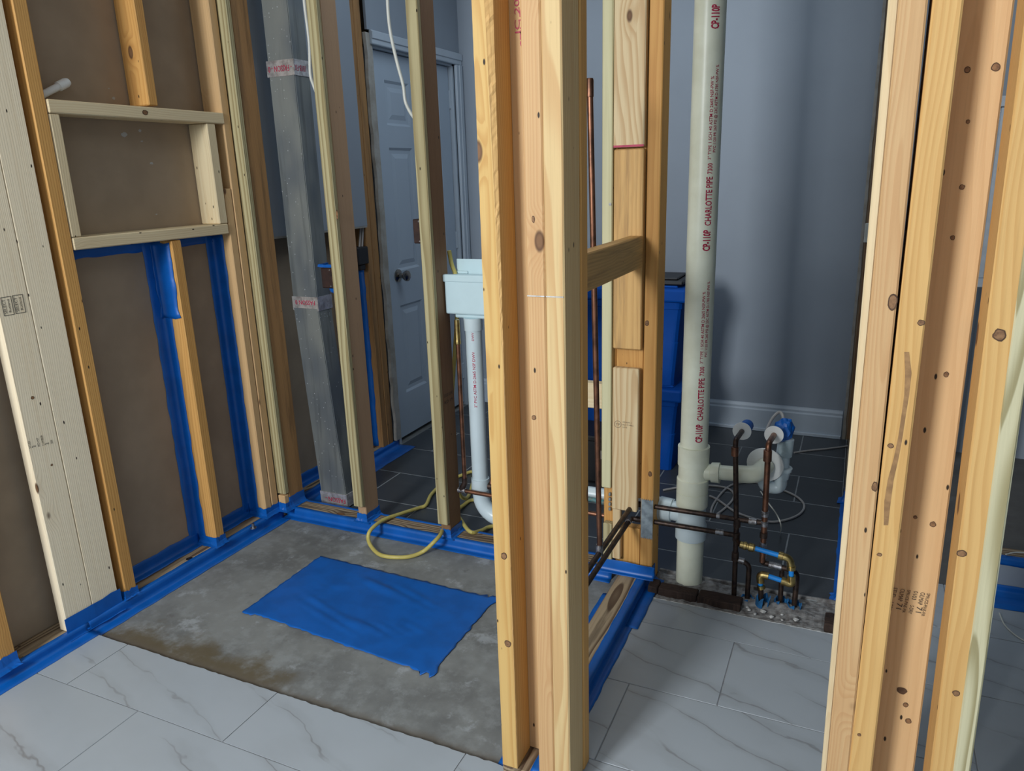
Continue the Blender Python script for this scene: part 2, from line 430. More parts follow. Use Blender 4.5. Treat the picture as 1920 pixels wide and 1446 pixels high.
def duct_mat():
    t = NT('duct_galvanised_streaked'); c, cs = t.obj()
    n1 = t.noise(t.vmath('MULTIPLY', cs, (38, 38, 2.2)), 1.0, 4.0).outputs[0]
    n2 = t.noise(t.vmath('MULTIPLY', cs, (6, 6, 3.0)), 1.0, 2.0).outputs[0]
    vo = t.n('ShaderNodeTexVoronoi', i_Scale=1.0); t.set(vo.inputs['Vector'], t.vmath('MULTIPLY', cs, (95, 95, 75)))
    g = t.math('GREATER_THAN', t.n('ShaderNodeSeparateColor', i0=vo.outputs['Color']).outputs[0], 0.80)
    sp = t.math('MULTIPLY', t.step(vo.outputs['Distance'], 0.22, 0.10), g)
    col = t.mix(t.step(n2, 0.35, 0.65), (0.245, 0.26, 0.245), (0.145, 0.165, 0.18))
    col = t.mix(t.math('MULTIPLY', t.step(n1, 0.5, 0.72), 0.6), col, (0.09, 0.10, 0.10))
    col = t.mix(t.math('MULTIPLY', sp, 0.7), col, (0.72, 0.75, 0.78))
    return t.fin(col, t.math('MULTIPLY_ADD', n1, 0.25, 0.38), n2, 0.06, 0.45)
M['duct'] = duct_mat()

def tile_mat(name, base, vein, vein2, amount, rough, ang):
    t = NT(name); c, cs = t.obj()
    rot = t.n('ShaderNodeVectorRotate', rotation_type='Z_AXIS', i_Angle=ang); t.set(rot.inputs['Vector'], cs); v = rot.outputs[0]
    cloud = t.noise(v, 3.2, 5.0).outputs[0]
    warp = t.noise(t.vmath('MULTIPLY', v, (1.6, 4.0, 1)), 1.6, 4.0).outputs['Color']
    q = t.vmath('ADD', v, t.vmath('MULTIPLY', t.vmath('SUBTRACT', warp, (0.5, 0.5, 0.5)), (0.20, 0.20, 0)))
    y = t.n('ShaderNodeSeparateXYZ', i0=q).outputs[1]
    a = t.math('ABSOLUTE', t.math('SUBTRACT', t.math('FRACT', t.math('MULTIPLY', y, 8.0)), 0.5))
    vf = t.step(a, 0.035, 0.0); wide = t.step(a, 0.26, 0.0)
    msk = t.step(t.noise(t.vmath('MULTIPLY', v, (2.2, 7, 1)), 1.0, 3.0).outputs[0], 0.40, 0.56)
    col = t.mix(t.math('MULTIPLY', t.step(cloud, 0.4, 0.7), 0.25), base, vein)
    col = t.mix(t.math('MULTIPLY', t.math('MULTIPLY', wide, msk), amount*0.6), col, vein)
    col = t.mix(t.math('MULTIPLY', t.math('MULTIPLY', vf, msk), amount), col, vein2)
    return t.fin(col, rough, cloud, 0.02)
M['tile'] = tile_mat('tile_marbled_white', (0.375, 0.415, 0.45), (0.29, 0.315, 0.335), (0.20, 0.205, 0.21), 0.75, 0.33, 0.3)
M['tiled'] = tile_mat('tile_slate_dark', (0.046, 0.053, 0.060), (0.064, 0.070, 0.078), (0.075, 0.080, 0.088), 0.25, 0.42, 0.1)

def concrete():
    t = NT('concrete_slab'); c = t.n('ShaderNodeNewGeometry').outputs['Position']
    n1 = t.noise(c, 3.5, 6.0, 0.62).outputs[0]; n2 = t.noise(c, 16, 6.0, 0.65).outputs[0]; n3 = t.noise(c, 90, 4.0).outputs[0]
    n4 = t.noise(t.vmath('ADD', c, (3.3, 1.7, 0)), 6.5, 6.0, 0.7).outputs[0]
    col = t.mix(t.step(n1, 0.36, 0.66), (0.225, 0.235, 0.228), (0.140, 0.145, 0.142))
    col = t.mix(t.math('MULTIPLY', t.step(n2, 0.45, 0.7), 0.6), col, (0.29, 0.31, 0.31))
    col = t.mix(t.math('MULTIPLY', t.step(n4, 0.56, 0.66), 0.60), col, (0.40, 0.43, 0.45))
    col = t.mix(t.math('MULTIPLY', t.step(n4, 0.40, 0.32), 0.6), col, (0.105, 0.10, 0.095))
    xyz = t.n('ShaderNodeSeparateXYZ', i0=c).outputs
    wob = t.math('MULTIPLY', t.math('SUBTRACT', t.noise(c, 8, 5.0, 0.65).outputs[0], 0.5), 0.34)
    ye = t.math('ADD', xyz[1], wob)
    st = t.math('MULTIPLY', t.step(ye, 1.47, 1.36), t.step(t.math('ADD', xyz[0], wob), -1.28, -1.5))
    col = t.mix(t.math('MULTIPLY', st, 0.85), col, (0.105, 0.078, 0.036))
    edge = t.step(t.math('ADD', xyz[1], t.math('MULTIPLY', wob, 0.12)), 1.365, 1.335)  # shadow line of the cut tile lip, painted into the slab colour
    col = t.mix(t.math('MULTIPLY', edge, 0.75), col, (0.12, 0.10, 0.075))
    tr = t.math('MULTIPLY', t.step(xyz[1], 2.16, 2.19), t.step(xyz[0], -0.60, -0.56))
    col = t.mix(t.math('MULTIPLY', tr, 0.8), col, (0.085, 0.078, 0.070))
    h = t.math('ADD', t.math('MULTIPLY', n2, 0.6), t.math('MULTIPLY', n3, 0.4))
    return t.fin(col, t.math('MULTIPLY_ADD', n1, 0.3, 0.45), h, 0.35)
M['conc'] = concrete()

# ------------------------------------------------------------------ setting: slab, tiles, walls
struct(box('floor', -2.4, 1.7, -1.2, 4.15, -0.12, 0.0, M['conc']))
floor_o = bpy.data.objects['floor']
TOP = 0.0095
def tile(x0, x1, y0, y1, mat, jag=None, g=0.0014, ztop=TOP):
    x0 += g; x1 -= g; y0 += g; y1 -= g
    if x1-x0 < 0.01 or y1-y0 < 0.01: return
    bm = bmesh.new(); b = 0.0008
    if jag:
        n = max(4, int((x1-x0)/0.012)); ring = [(x0, y0), (x1, y0)]
        ring += [(x1+(x0-x1)*i/n, y1 + noise.noise(V((x1+(x0-x1)*i/n, 1.1, 0))*38)*0.004 + noise.noise(V((x0-x1)*V((1, 0, 0))*i/n*110+V((x1, 0, 0)))) *0.002) for i in range(n+1)]
        ring = ring[:1] + ring[1:2] + ring[2:]
        lo = [bm.verts.new((x, y, 0.0)) for x, y in ring]; hi = [bm.verts.new((x, y, ztop)) for x, y in ring]
        bm.faces.new(hi)
        for i in range(len(ring)):
            j = (i+1) % len(ring); bm.faces.new((lo[i], lo[j], hi[j], hi[i]))
        bmesh.ops.remove_doubles(bm, verts=bm.verts, dist=1e-6)
    else:
        add_box(bm, x0, x1, y0, y1, 0, ztop)
        es = [e for e in bm.edges if all(v.co.z > ztop-1e-6 for v in e.verts)]
        bmesh.ops.bevel(bm, geom=es, offset=b, segments=1, affect='EDGES')
    obj('tile', bm, mat, floor_o)

def row(y0, y1, xj, xa, xb, mat, period, jag=None, ztop=TOP, g=0.0014):
    k = math.floor((xa-xj)/period); x = xj + k*period
    while x < xb:
        a, b = max(x, xa), min(x+period, xb)
        if b > a: tile(a, b, y0, y1, mat, jag, g, ztop)
        x += period
PER = 0.594
XL = -2.145
lt = M['tile']
offs = [-1.67, -1.367]
for i in range(4):                                   # rows towards the camera
    y1 = 1.121 - 0.3045*i
    row(y1-0.3045, y1, offs[i % 2], XL, 1.60, lt, PER)
row(1.121, 1.325, -1.367, XL, -0.61, lt, PER, jag=True)
row(1.121, 1.4255, -0.173, -0.61, 1.60, lt, PER)
row(1.4255, 1.730, -0.475, -0.567, 1.60, lt, PER)
row(1.730, 2.033, -0.237, -0.567, 1.60, lt, PER)
row(2.033, 2.182, -0.545, -0.567, 0.055, lt, PER, jag=True)
row(2.033, 2.3375, 0.055, 0.055, 1.60, lt, PER)
row(2.3375, 2.62, -0.237, 0.125, 1.60, lt, PER)
dk = M['tiled']
dj = [-1.628, -1.925, -1.63, -1.936, -1.64, -1.95]
dj = [(-1.628, 2.36, 2.5235), (-0.15, 2.5235, 2.823), (-0.455, 2.823, 3.134), (-0.158, 3.134, 3.432), (-0.455, 3.432, 3.737), (-0.18, 3.737, 4.02)]
for xj, a, b in dj:
    row(a, b, xj, -2.14, 0.03, dk, 0.592, ztop=0.008, g=0.0026)
def sheet(name, x0, x1, y0, y1, z, m):
    bm = bmesh.new(); add_box(bm, x0, x1, y0, y1, z-0.004, z); return obj(name, bm, m, floor_o)
sheet('grout_bed', XL, 1.6, -0.097, 1.322, 0.0078, M['grout'])
sheet('grout_bed', -0.567, 1.6, 1.322, 2.178, 0.0078, M['grout'])
sheet('grout_bed', 0.127, 1.6, 2.178, 2.618, 0.0076, M['grout'])
sheet('grout_bed', -2.14, 0.03, 2.362, 4.02, 0.0074, M['groutd'])

struct(box('wall_left', -2.262, -2.243, -1.2, 4.06, 0, 2.62, M['paper']))
struct(box('wall_back', -2.26, 0.012, 4.03, 4.045, 0, 2.62, M['paint']))
struct(box('wall_right', 1.60, 1.62, 1.34, 4.06, 0, 2.62, M['paint']))
struct(box('wall_light_blocker', 0.42, 1.62, 1.32, 1.36, 0, 2.62, M['paint']))  # unseen wall, added to keep light out of the right room
struct(box('wall_rear_bare', 0.013, 0.16, 4.0305, 4.0455, 0, 2.62, M['paper']))
struct(box('wall_rear', 0.161, 1.62, 4.03, 4.045, 0, 2.62, M['paint']))
struct(box('ceiling', -2.3, 1.65, -1.2, 4.06, 2.62, 2.64, M['ceil']))

# painted drywall left on the far stretch of the left wall, cut off at waist height
bm = bmesh.new(); add_box(bm, -2.152, -2.14, 2.365, 3.02, 1.168, 2.62)
struct(obj('wall_painted', bm, M['paint']))
bm = bmesh.new(); add_box(bm, -2.153, -2.14, 3.14, 4.03, 2.045, 2.62)
struct(obj('wall_over_door', bm, M['paint']))
bm = bmesh.new(); add_box(bm, -2.1525, -2.141, 2.365, 3.02, 1.160, 1.168)
struct(obj('trim_cut_edge', bm, M['gyps']))
# broken drywall edge beside the door
bm = bmesh.new(); n = 40; rows = []
for i in range(n+1):
    z = 0.045 + (2.03-0.045)*i/n; j = noise.noise(V((z*9, 2.2, 0)))*0.012 + noise.noise(V((z*31, 7, 0)))*0.006
    rows.append([bm.verts.new(p) for p in ((-2.150, 3.118+j, z), (-2.135, 3.121+j, z), (-2.135, 3.166+0.2*j, z), (-2.150, 3.166, z))])
for i in range(n):
    for k in range(4): bm.faces.new((rows[i][k], rows[i][(k+1) % 4], rows[i+1][(k+1) % 4], rows[i+1][k]))
bm.faces.new(rows[0]); bm.faces.new(rows[-1][::-1]); bmesh.ops.recalc_face_normals(bm, faces=bm.faces)
struct(obj('trim_broken_edge', bm, M['gyps']))

# baseboard with a moulded top
def base(name, x0, x1, y, h):
    prof = [(0, 0), (-0.013, 0), (-0.013, h*0.78), (-0.009, h*0.83), (-0.009, h*0.90), (-0.004, h*0.97), (-0.003, h), (0, h)]
    bm = bmesh.new(); a = [bm.verts.new((x0, y+d, z)) for d, z in prof]; b = [bm.verts.new((x1, y+d, z)) for d, z in prof]
    for i in range(len(prof)):
        j = (i+1) % len(prof); bm.faces.new((a[i], a[j], b[j], b[i]))
    bm.faces.new(a[::-1]); bm.faces.new(b); bmesh.ops.recalc_face_normals(bm, faces=bm.faces)
    return struct(obj(name, bm, M['trim']))
base('baseboard_back', -2.13, 0.0, 4.03, 0.158)
bm = bmesh.new(); add_box(bm, -2.13, 0.0, 4.008, 4.018, 0.008, 0.026, 0.003, 2)
struct(obj('trim_shoe', bm, M['trim']))

# door in the left wall
DX = -2.172
dr = bpy.data.objects.new('door_1', None); COL.objects.link(dr); dr.location = (DX, 3.565, 0.02); dr['kind'] = 'structure'; dr['label'] = 'pale grey six panel door with a round knob in the left wall'
y0, y1, z0, z1 = 3.186, 3.945, 0.022, 1.970
ys = [y0, y0+0.115, y0+0.335, y1-0.335, y1-0.115, y1]
zs = [z0, z0+0.235, 0.735, 0.915, 1.53, 1.635, 1.845, z1]
def add_panel(bm, ya, yb, za, zb):
    steps = [(0.0, 0.0), (0.012, -0.009), (0.030, -0.009), (0.052, -0.002)]
    loops = [[bm.verts.new((DX+d, yy, zz)) for yy, zz in ((ya+o, za+o), (yb-o, za+o), (yb-o, zb-o), (ya+o, zb-o))] for o, d in steps]
    for a, b in zip(loops, loops[1:]):
        for k in range(4): bm.faces.new((a[k], a[(k+1) % 4], b[(k+1) % 4], b[k]))
    bm.faces.new(loops[-1])
bm = bmesh.new()
for i in range(5):
    for j in range(7):
        if i in (1, 3) and j in (1, 3, 5): continue
        bm.faces.new([bm.verts.new((DX, a, b)) for a, b in ((ys[i], zs[j]), (ys[i+1], zs[j]), (ys[i+1], zs[j+1]), (ys[i], zs[j+1]))])
bmesh.ops.remove_doubles(bm, verts=bm.verts, dist=1e-5)
e = [bm.verts.new((DX-0.035, a, b)) for a, b in ((y0, z0), (y1, z0), (y1, z1), (y0, z1))]; f_ = [bm.verts.new((DX, a, b)) for a, b in ((y0, z0), (y1, z0), (y1, z1), (y0, z1))]
bm.faces.new(e)
for k in range(4): bm.faces.new((e[k], e[(k+1) % 4], f_[(k+1) % 4], f_[k]))
bmesh.ops.recalc_face_normals(bm, faces=bm.faces)
obj('door_leaf', bm, M['door'], dr)
for i in (1, 3):
    for j in (1, 3, 5):
        bm = bmesh.new(); add_panel(bm, ys[i], ys[i+1], zs[j], zs[j+1]); bmesh.ops.recalc_face_normals(bm, faces=bm.faces)
        for f in bm.faces:
            if f.normal.x < -0.1: f.normal_flip()
        obj('panel', bm, M['door'], dr)
kn = lathe('door_knob', (DX, 3.300, 0.893), (1, 0, 0), [(0, 0.033), (0.006, 0.033), (0.010, 0.026), (0.016, 0.013), (0.032, 0.012), (0.040, 0.022), (0.052, 0.028), (0.062, 0.027), (0.068, 0.018), (0.070, 0.002)], M['steel'], dr, label='dark brushed metal door knob')
for z in (1.02, 1.80, 0.22):
    h = box('hinge', DX-0.004, DX+0.010, 3.943, 3.957, z-0.05, z+0.05, M['trim'], dr, 0.003)
# jamb and casing
bm = bmesh.new(); add_box(bm, -2.24, -2.146, 3.166, 3.184, 0.0, 1.99); struct(obj('trim_jamb_near', bm, M['trim']))
bm = bmesh.new(); add_box(bm, -2.24, -2.146, 3.95, 3.966, 0.0, 1.99); struct(obj('trim_jamb_far', bm, M['trim']))
bm = bmesh.new(); add_box(bm, -2.24, -2.146, 3.166, 3.966, 1.974, 1.99); struct(obj('trim_jamb_head', bm, M['trim']))
def casing(name, a, b, wid, horizontal):
    bm = bmesh.new()
    if horizontal: add_box(bm, -2.14, -2.122, a, b, 1.982, 1.982+wid, 0.005, 2); add_box(bm, -2.124, -2.117, a, b, 2.005, 1.982+wid-0.004, 0.003)
    else: add_box(bm, -2.14, -2.122, 3.958, 3.958+wid, a, b, 0.005, 2); add_box(bm, -2.124, -2.117, 3.985, 3.958+wid-0.004, a, b, 0.003)
    return struct(obj(name, bm, M['trim']))
casing('trim_casing_head', 3.150, 4.026, 0.062, True)
casing('trim_casing_side', 0.01, 1.982, 0.066, False)

# ------------------------------------------------------------------ framing: left wall
ZT = 2.60
def stud(label, x0, x1, y0, y1, z0, z1, mat, cat='stud', name='stud', axis='Z', **k):
    return tag(lumber(name, x0, x1, y0, y1, z0, z1, mat, axis, **k), label, cat)
PZ = 0.038
pl = stud('long weathered floor plate under the left wall studs, edged in blue tape', -2.241, -2.143, -0.6, 2.26, 0.0005, PZ, W['plate'], 'floor plate', 'floor_plate', 'Y')
stud('orange stud at the left edge, mostly cut off by the frame', -2.241, -2.150, 1.062, 1.108, PZ, ZT, W['fir'])
d1 = stud('whitish flat stud with stamped boxes, left one of the wide pair', -2.189, -2.151, 1.268, 1.3585, PZ+0.002, ZT, W['grey'], bevel=0.0016)
d2 = stud('whitish flat stud, right one of the wide pair, next to the orange stud', -2.189, -2.151, 1.3605, 1.452, PZ+0.002, ZT, W['grey'], bevel=0.0016)
s2 = stud('tall orange stud left of the small framed opening', -2.241, -2.150, 1.478, 1.522, PZ, ZT, W['fir'])
stud('short orange stud under the small framed opening, edged in blue tape', -2.241, -2.152, 1.884, 1.926, PZ, 1.196, W['fir'])
stud('orange cripple stud hanging above the small framed opening', -2.241, -2.150, 1.877, 1.914, 1.634, ZT, W['fir'])
stud('pale block across the top of the small framed opening, with one dark knot', -2.241, -2.146, 1.524, 2.196, 1.590, 1.628, W['white'], 'block', 'block', 'Y')
stud('pale block forming the sill of the small framed opening', -2.241, -2.148, 1.524, 2.150, 1.199, 1.236, W['white'], 'block', 'block', 'Y')
stud('short pale upright at the left side of the small framed opening', -2.241, -2.150, 1.524, 1.557, 1.237, 1.589, W['white'], 'block', 'block')
stud('short pale upright at the right side of the small framed opening', -2.241, -2.150, 2.112, 2.152, 1.237, 1.589, W['white'], 'block', 'block')
stud('short tan stud ending below the framed opening, beside the wall corner', -2.241, -2.152, 2.157, 2.191, PZ, 1.362, W['tan'])
stud('tall pale stud in the left wall just before the inside corner', -2.241, -2.150, 2.193, 2.231, PZ, ZT, W['tan'])

# grade stamps on the pale pair (lettering runs along the stud)
def boxes_bm(items):
    bm = bmesh.new()
    for a, b, c, d, t in items:
        add_box(bm, -2.1508, -2.1502, a, b, c, c+t); add_box(bm, -2.1508, -2.1502, a, b, d-t, d)
        add_box(bm, -2.1508, -2.1502, a, a+t, c, d); add_box(bm, -2.1508, -2.1502, b-t, b, c, d)
    return bm
for cx_, cy_ in ((14, 574), (36, 570)):
    p = pt(cx_, cy_, X=-2.1505)
    obj('stamp', boxes_bm([(p.y-0.0145, p.y+0.0145, p.z-0.026, p.z+0.026, 0.0012)]), M['ink'], d1)
    text('stamp', 'SELECT', 0.011, (-2.1505, p.y-0.004, p.z-0.021), (0, 0, 1), (0, -1, 0), M['ink'], d1, 0.040)
    text('stamp', 'Rutland', 0.010, (-2.1505, p.y+0.008, p.z-0.019), (0, 0, 1), (0, -1, 0), M['ink'], d1, 0.036)
for k, s_ in enumerate(('STUD', '2', 'KD-HT', 'LUMBER', '2', 'SPF')):
    p = pt(57+8.2*k, 833-1.7*k, X=-2.1505)
    text('stamp', s_, 0.015 if s_ == '2' else 0.009, (-2.1505, p.y, p.z-0.012), (0, 0, 1), (0, -1, 0), M['ink'], d1)

# corner and back partition
stud('tall brown stud in the inside corner, behind the treated strip', -2.155, -2.115, 2.262, 2.351, PZ, ZT, W['old'])
c2 = bpy.data.objects['stud.%03d' % 0] if 'stud.000' in bpy.data.objects else None
tag(lumber('furring_strip', -2.158, -2.112, 2.236, 2.2605, 0.108, ZT, W['treated']), 'pale treated strip on the corner stud at the inside corner', 'furring strip')
st1 = stud('brown stud of the back partition left of the door view', -1.762, -1.722, 2.262, 2.351, PZ, ZT, W['tanb'])
tag(lumber('furring_strip', -1.763, -1.720, 2.238, 2.2605, 0.112, ZT, W['treated']), 'pale treated strip with dark knot on the stud beside the duct', 'furring strip')
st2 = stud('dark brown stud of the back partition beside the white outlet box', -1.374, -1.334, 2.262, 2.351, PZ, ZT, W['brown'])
tag(lumber('furring_strip', -1.374, -1.331, 2.238, 2.2605, 0.102, ZT, W['treated']), 'pale treated strip on the dark stud beside the white outlet box', 'furring strip')
bp = stud('weathered floor plate of the back partition, its front edge under blue tape', -2.140, -0.745, 2.262, 2.351, 0.0005, PZ, W['plate'], 'floor plate', 'floor_plate', 'X')
text('stamp', '2 S-DRY', 0.020, (-2.1147, 2.275, 0.615), (0, 1, 0), (0, 0, 1), M['inkf'], bpy.data.objects['furring_strip'], 0.066) if False else None
text('stamp', 'STUD S-DRY', 0.016, (-1.3337, 2.272, 0.60), (0, 1, 0), (0, 0, 1), M['ink'], st2, 0.066)
text('stamp', 'KD 19', 0.016, (-1.3337, 2.272, 0.575), (0, 1, 0), (0, 0, 1), M['ink'], st2, 0.06)

# back corner post where the centre partition meets
stud('pale framing stud behind the treated strip at the back corner post', -0.722, -0.682, 2.268, 2.354, PZ, ZT, W['fir'])
tag(lumber('furring_strip', -0.722, -0.689, 2.240, 2.2665, 0.352, ZT, W['stripb']), 'pale treated strip at the left of the back corner post', 'furring strip')
tag(lumber('furring_strip', -0.716, -0.684, 2.240, 2.2665, 0.084, 0.222, W['treated']), 'stub of treated strip low on the back corner post, under the copper clamps', 'furring strip')
tag(lumber('furring_strip', -0.683, -0.655, 2.242, 2.2665, 0.092, 0.300, W['ply']), 'pale strip low on the back corner post, behind the crossing dark pipes', 'furring strip')
pu = stud('pale board with broad swirling grain, top of the back corner post', -0.687, -0.594, 2.240, 2.2655, 1.446, ZT, W['ply'], 'board', 'board')
stud('rough weathered brown board in the middle of the back corner post', -0.685, -0.594, 2.241, 2.2655, 0.836, 1.441, W['rough'], 'board', 'board')
lb = stud('pale stamped board with swirling grain, low on the back corner post', -0.684, -0.598, 2.236, 2.2595, 0.281, 0.775, W['ply'], 'board', 'board')
bm = bmesh.new(); add_box(bm, -0.681, -0.594, 2.270, 2.308, PZ, 0.205, 0.002); add_box(bm, -0.681, -0.594, 2.270, 2.308, 0.318, ZT, 0.002); add_box(bm, -0.681, -0.668, 2.298, 2.308, 0.205, 0.318)
tag(obj('stud', bm, W['fir']), 'notched orange stud behind the boards of the back corner post', 'stud')
b3 = stud('orange stud carrying a zinc nail plate, right side of the back corner post', -0.591, -0.549, 2.262, 2.352, 0.002, ZT, W['old'])
b3.data.materials[0] = W['fir']
# stamp on the low board: a ring with letters and three faint lines
bm = bmesh.new(); rc = V((-0.665, 2.2357, 0.585)); nn = 24; ra, rb = 0.0105, 0.0120
for k in range(nn):
    a0, a1 = 2*math.pi*k/nn, 2*math.pi*(k+1)/nn
    bm.faces.new([bm.verts.new(rc + V((math.cos(t)*r, 0, math.sin(t)*r))) for t, r in ((a0, ra), (a1, ra), (a1, rb), (a0, rb))])
obj('stamp', bm, M['inkf'], lb)
text('stamp', 'TP', 0.013, (-0.672, 2.236, 0.580), (1, 0, 0), (0, 0, 1), M['inkf'], lb)
for k, s_ in enumerate(('GRADE 2', 'KD 19 MILL', 'S-P-F')):
    text('stamp', s_, 0.0075, (-0.649, 2.236, 0.592-0.009*k), (1, 0, 0), (0, 0, 1), M['inkf'], lb)
np_ = bm = bmesh.new()
for k in range(9):
    pass
bm.free()
bm = bmesh.new(); ring = []
n = 12
for i in range(n+1): ring.append((-0.5885 + 0.040*i/n, 0.322 + (0.003 if i % 2 else -0.003)))
for i in range(n+1): ring.append((-0.5485 - 0.040*i/n, 0.181 + (0.003 if i % 2 else -0.004)))
fv = [bm.verts.new((x, 2.2593, z)) for x, z in ring]; bv = [bm.verts.new((x, 2.2612, z)) for x, z in ring]
bm.faces.new(fv)
for i in range(len(ring)):
    j = (i+1) % len(ring); bm.faces.new((fv[i], fv[j], bv[j], bv[i]))
bmesh.ops.recalc_face_normals(bm, faces=bm.faces)
tag(obj('nail_plate', bm, M['zinc']), 'zinc nail plate with toothed ends on the orange corner stud', 'plate')

box('marker_line', -0.686, -0.595, 2.2392, 2.2402, 1.4465, 1.4525, M['pinkink'], pu)
# centre partition
cp = stud('weathered swirly grained floor plate of the centre partition, between blue tapes', -0.657, -0.566, 1.292, 2.236, 0.0105, PZ+0.006, W['plate'], 'floor plate', 'floor_plate', 'Y')
stud('rough block spanning high between the centre post and the back corner post', -0.634, -0.592, 1.422, 2.238, 1.096, 1.190, W['rough'], 'block', 'block', 'Y')

# P1 with a waney right corner
bm = bmesh.new(); rows = []; n = 320
X0, X1, Y0, Y1 = -0.6565, -0.6185, 1.292, 1.366
for i in range(n+1):
    z = 0.046 + (ZT-0.046)*i/n
    wv = max(0.0, noise.noise(V((0, 0, z*2.3+4)))*0.018 + noise.noise(V((3, 0, z*11)))*0.004) * (1 if z > 0.55 else max(0, (z-0.35)/0.2))
    wv = wv*1.1 + max(0, (z-1.0))*0.017 + 0.0015
    wv = min(wv, 0.020); hf = noise.noise(V((5, 2, z*60)))*0.0022*min(1, wv/0.006)
    jx = noise.noise(V((9, 1, z*3)))*0.0015 + noise.noise(V((9, 1, z*40)))*0.0006*(wv > 0.004)
    rows.append([bm.verts.new(p) for p in ((X0+jx, Y0, z), (X1-wv+jx, Y0, z), (X1-wv*0.55+hf, Y0+wv*0.30-hf, z), (X1-hf*0.3, Y0+wv*0.7, z), (X1, Y1, z), (X0, Y1, z))])
for i in range(n):
    for k in range(6):
        f = bm.faces.new((rows[i][k], rows[i][(k+1) % 6], rows[i+1][(k+1) % 6], rows[i+1][k]))
        f.material_index = 1 if k in (1, 2) else 0
bm.faces.new(rows[0][::-1]); bm.faces.new(rows[-1]); bmesh.ops.recalc_face_normals(bm, faces=bm.faces)
tag(obj('stud', bm, [W['firlit'], W['rough']]), 'yellow stud with a rough waney edge, leftmost of the centre post', 'stud')
stud('pinkish stud in the middle of the centre post', -0.5645, -0.5268, 1.292, 1.381, 0.010, ZT, W['pink'])
stud('pale pine stud with arched grain at the right of the centre post', -0.5260, -0.4880, 1.291, 1.379, 0.010, ZT, W['pale'])
p4 = stud('flat tan stud with pink lettering recessed inside the centre post', -0.6575, -0.566, 1.3675, 1.4055, 0.045, ZT, W['tan'])
stud('orange flat stud just behind the right side of the centre post', -0.5640, -0.4865, 1.3825, 1.4205, 0.010, ZT, W['fir'])
for nm_, xa_, xb_ in (('stud', -0.563, -0.528), ('stud', -0.525, -0.490)):
    zz_ = pt(1020, 557, Y=1.291).z; par_ = [o for o in bpy.data.objects if o.get('label', '').startswith('pinkish stud in the middle' if xa_ < -0.55 else 'pale pine stud with arched')][0]
    box('chalk_line', xa_, xb_, 1.2902, 1.2918, zz_, zz_+0.0022, M['chip'], par_)
text('lettering', 'STUD 2x', 0.026, (-0.580, 1.3670, 1.602), (0, 0, 1), (-1, 0, 0), M['pinkink'], p4, 0.105)
text('lettering', 'JC 20', 0.014, (-0.598, 1.3670, 1.625), (0, 0, 1), (-1, 0, 0), M['pinkink'], p4, 0.06)

# right post: leaning slightly, placed from its edges in the plane of the opening
def lean(label, Y0, th, top, bot, mat, wid=None, name='stud', zb=0.010):
    """top and bot: (left px, right px, y px) of the front face"""
    a0, a1 = pt(top[0], top[2], Y=Y0), pt(top[1], top[2], Y=Y0); b0, b1 = pt(bot[0], bot[2], Y=Y0), pt(bot[1], bot[2], Y=Y0)
    ca, cb = (a0+a1)/2, (b0+b1)/2; d = (ca-cb)/(ca.z-cb.z)
    p0 = cb + d*(zb-cb.z); p1 = cb + d*(ZT-0.01-cb.z); off = V((0, th/2, 0))
    wd = wid or ((a1-a0).length+(b1-b0).length)/2
    return tag(lumber(name, 0, wd, 0, th, 0, 0, mat, p0=p0+off, p1=p1+off), label, 'stud')
lean('pinkish stud with a loose knot, left one of the right post', 1.300, 0.089, (1681, 1744.5, 0), (1552, 1590, 1440), W['pink'], 0.0375)
lean('orange stud with a dark water streak, second in the right post', 1.300, 0.089, (1748.5, 1808.5, 0), (1592, 1635, 1440), W['firor'], 0.0385)
r3 = lean('wide tan stud turned flat and stamped, between the right post and the gap', 1.3920, 0.038, (1783, 1893, 0), (1616, 1716, 1440), W['flat'], 0.089)
lean('pale stud edge peeking out at the left of the right post', 1.3920, 0.05, (1671, 1715, 0), (1546, 1575, 1440), W['white'], 0.040)
lean('yellow stud with a cracked round knot, right of the narrow gap', 1.300, 0.089, (1844, 1903, 647), (1748.5, 1789.5, 1440), W['firor'], 0.039)
lean('green treated stud with bold wavy grain at the right edge', 1.298, 0.089, (1904.5, 1923, 647), (1791, 1817, 1440), W['wavy'], 0.027)
# stamp on the flat stud: lines run down the stud, in two repeats
q = pt(1738, 1112, Y=1.391); q2 = pt(1726, 1158, Y=1.391)
dn = (q2-q).normalized()
lines = [('SPRUCE-PINE-FIR', 0.0075, 0.048, 0.0), ('OLMAP', 0.0105, 0.026, 0.010), ('71', 0.013, 0.012, 0.010), ('0103', 0.010, 0.018, 0.021), ('S-DRY', 0.009, 0.018, 0.021),
         ('SPRUCE-PINE-FIR', 0.0075, 0.048, 0.031), ('OLMAP', 0.0105, 0.026, 0.042), ('71', 0.013, 0.012, 0.042), ('STUD', 0.010, 0.020, 0.054), ('S-DRY', 0.009, 0.018, 0.054)]
for s_, size, wid, dx in lines:
    st = 0.030 if s_ in ('71', 'S-DRY') else 0.0
    text('stamp', s_, size, q + V((-dx, 0, 0)) + dn*st, dn, (1, 0, 0), M['ink'], r3, wid, lift=0.0006)

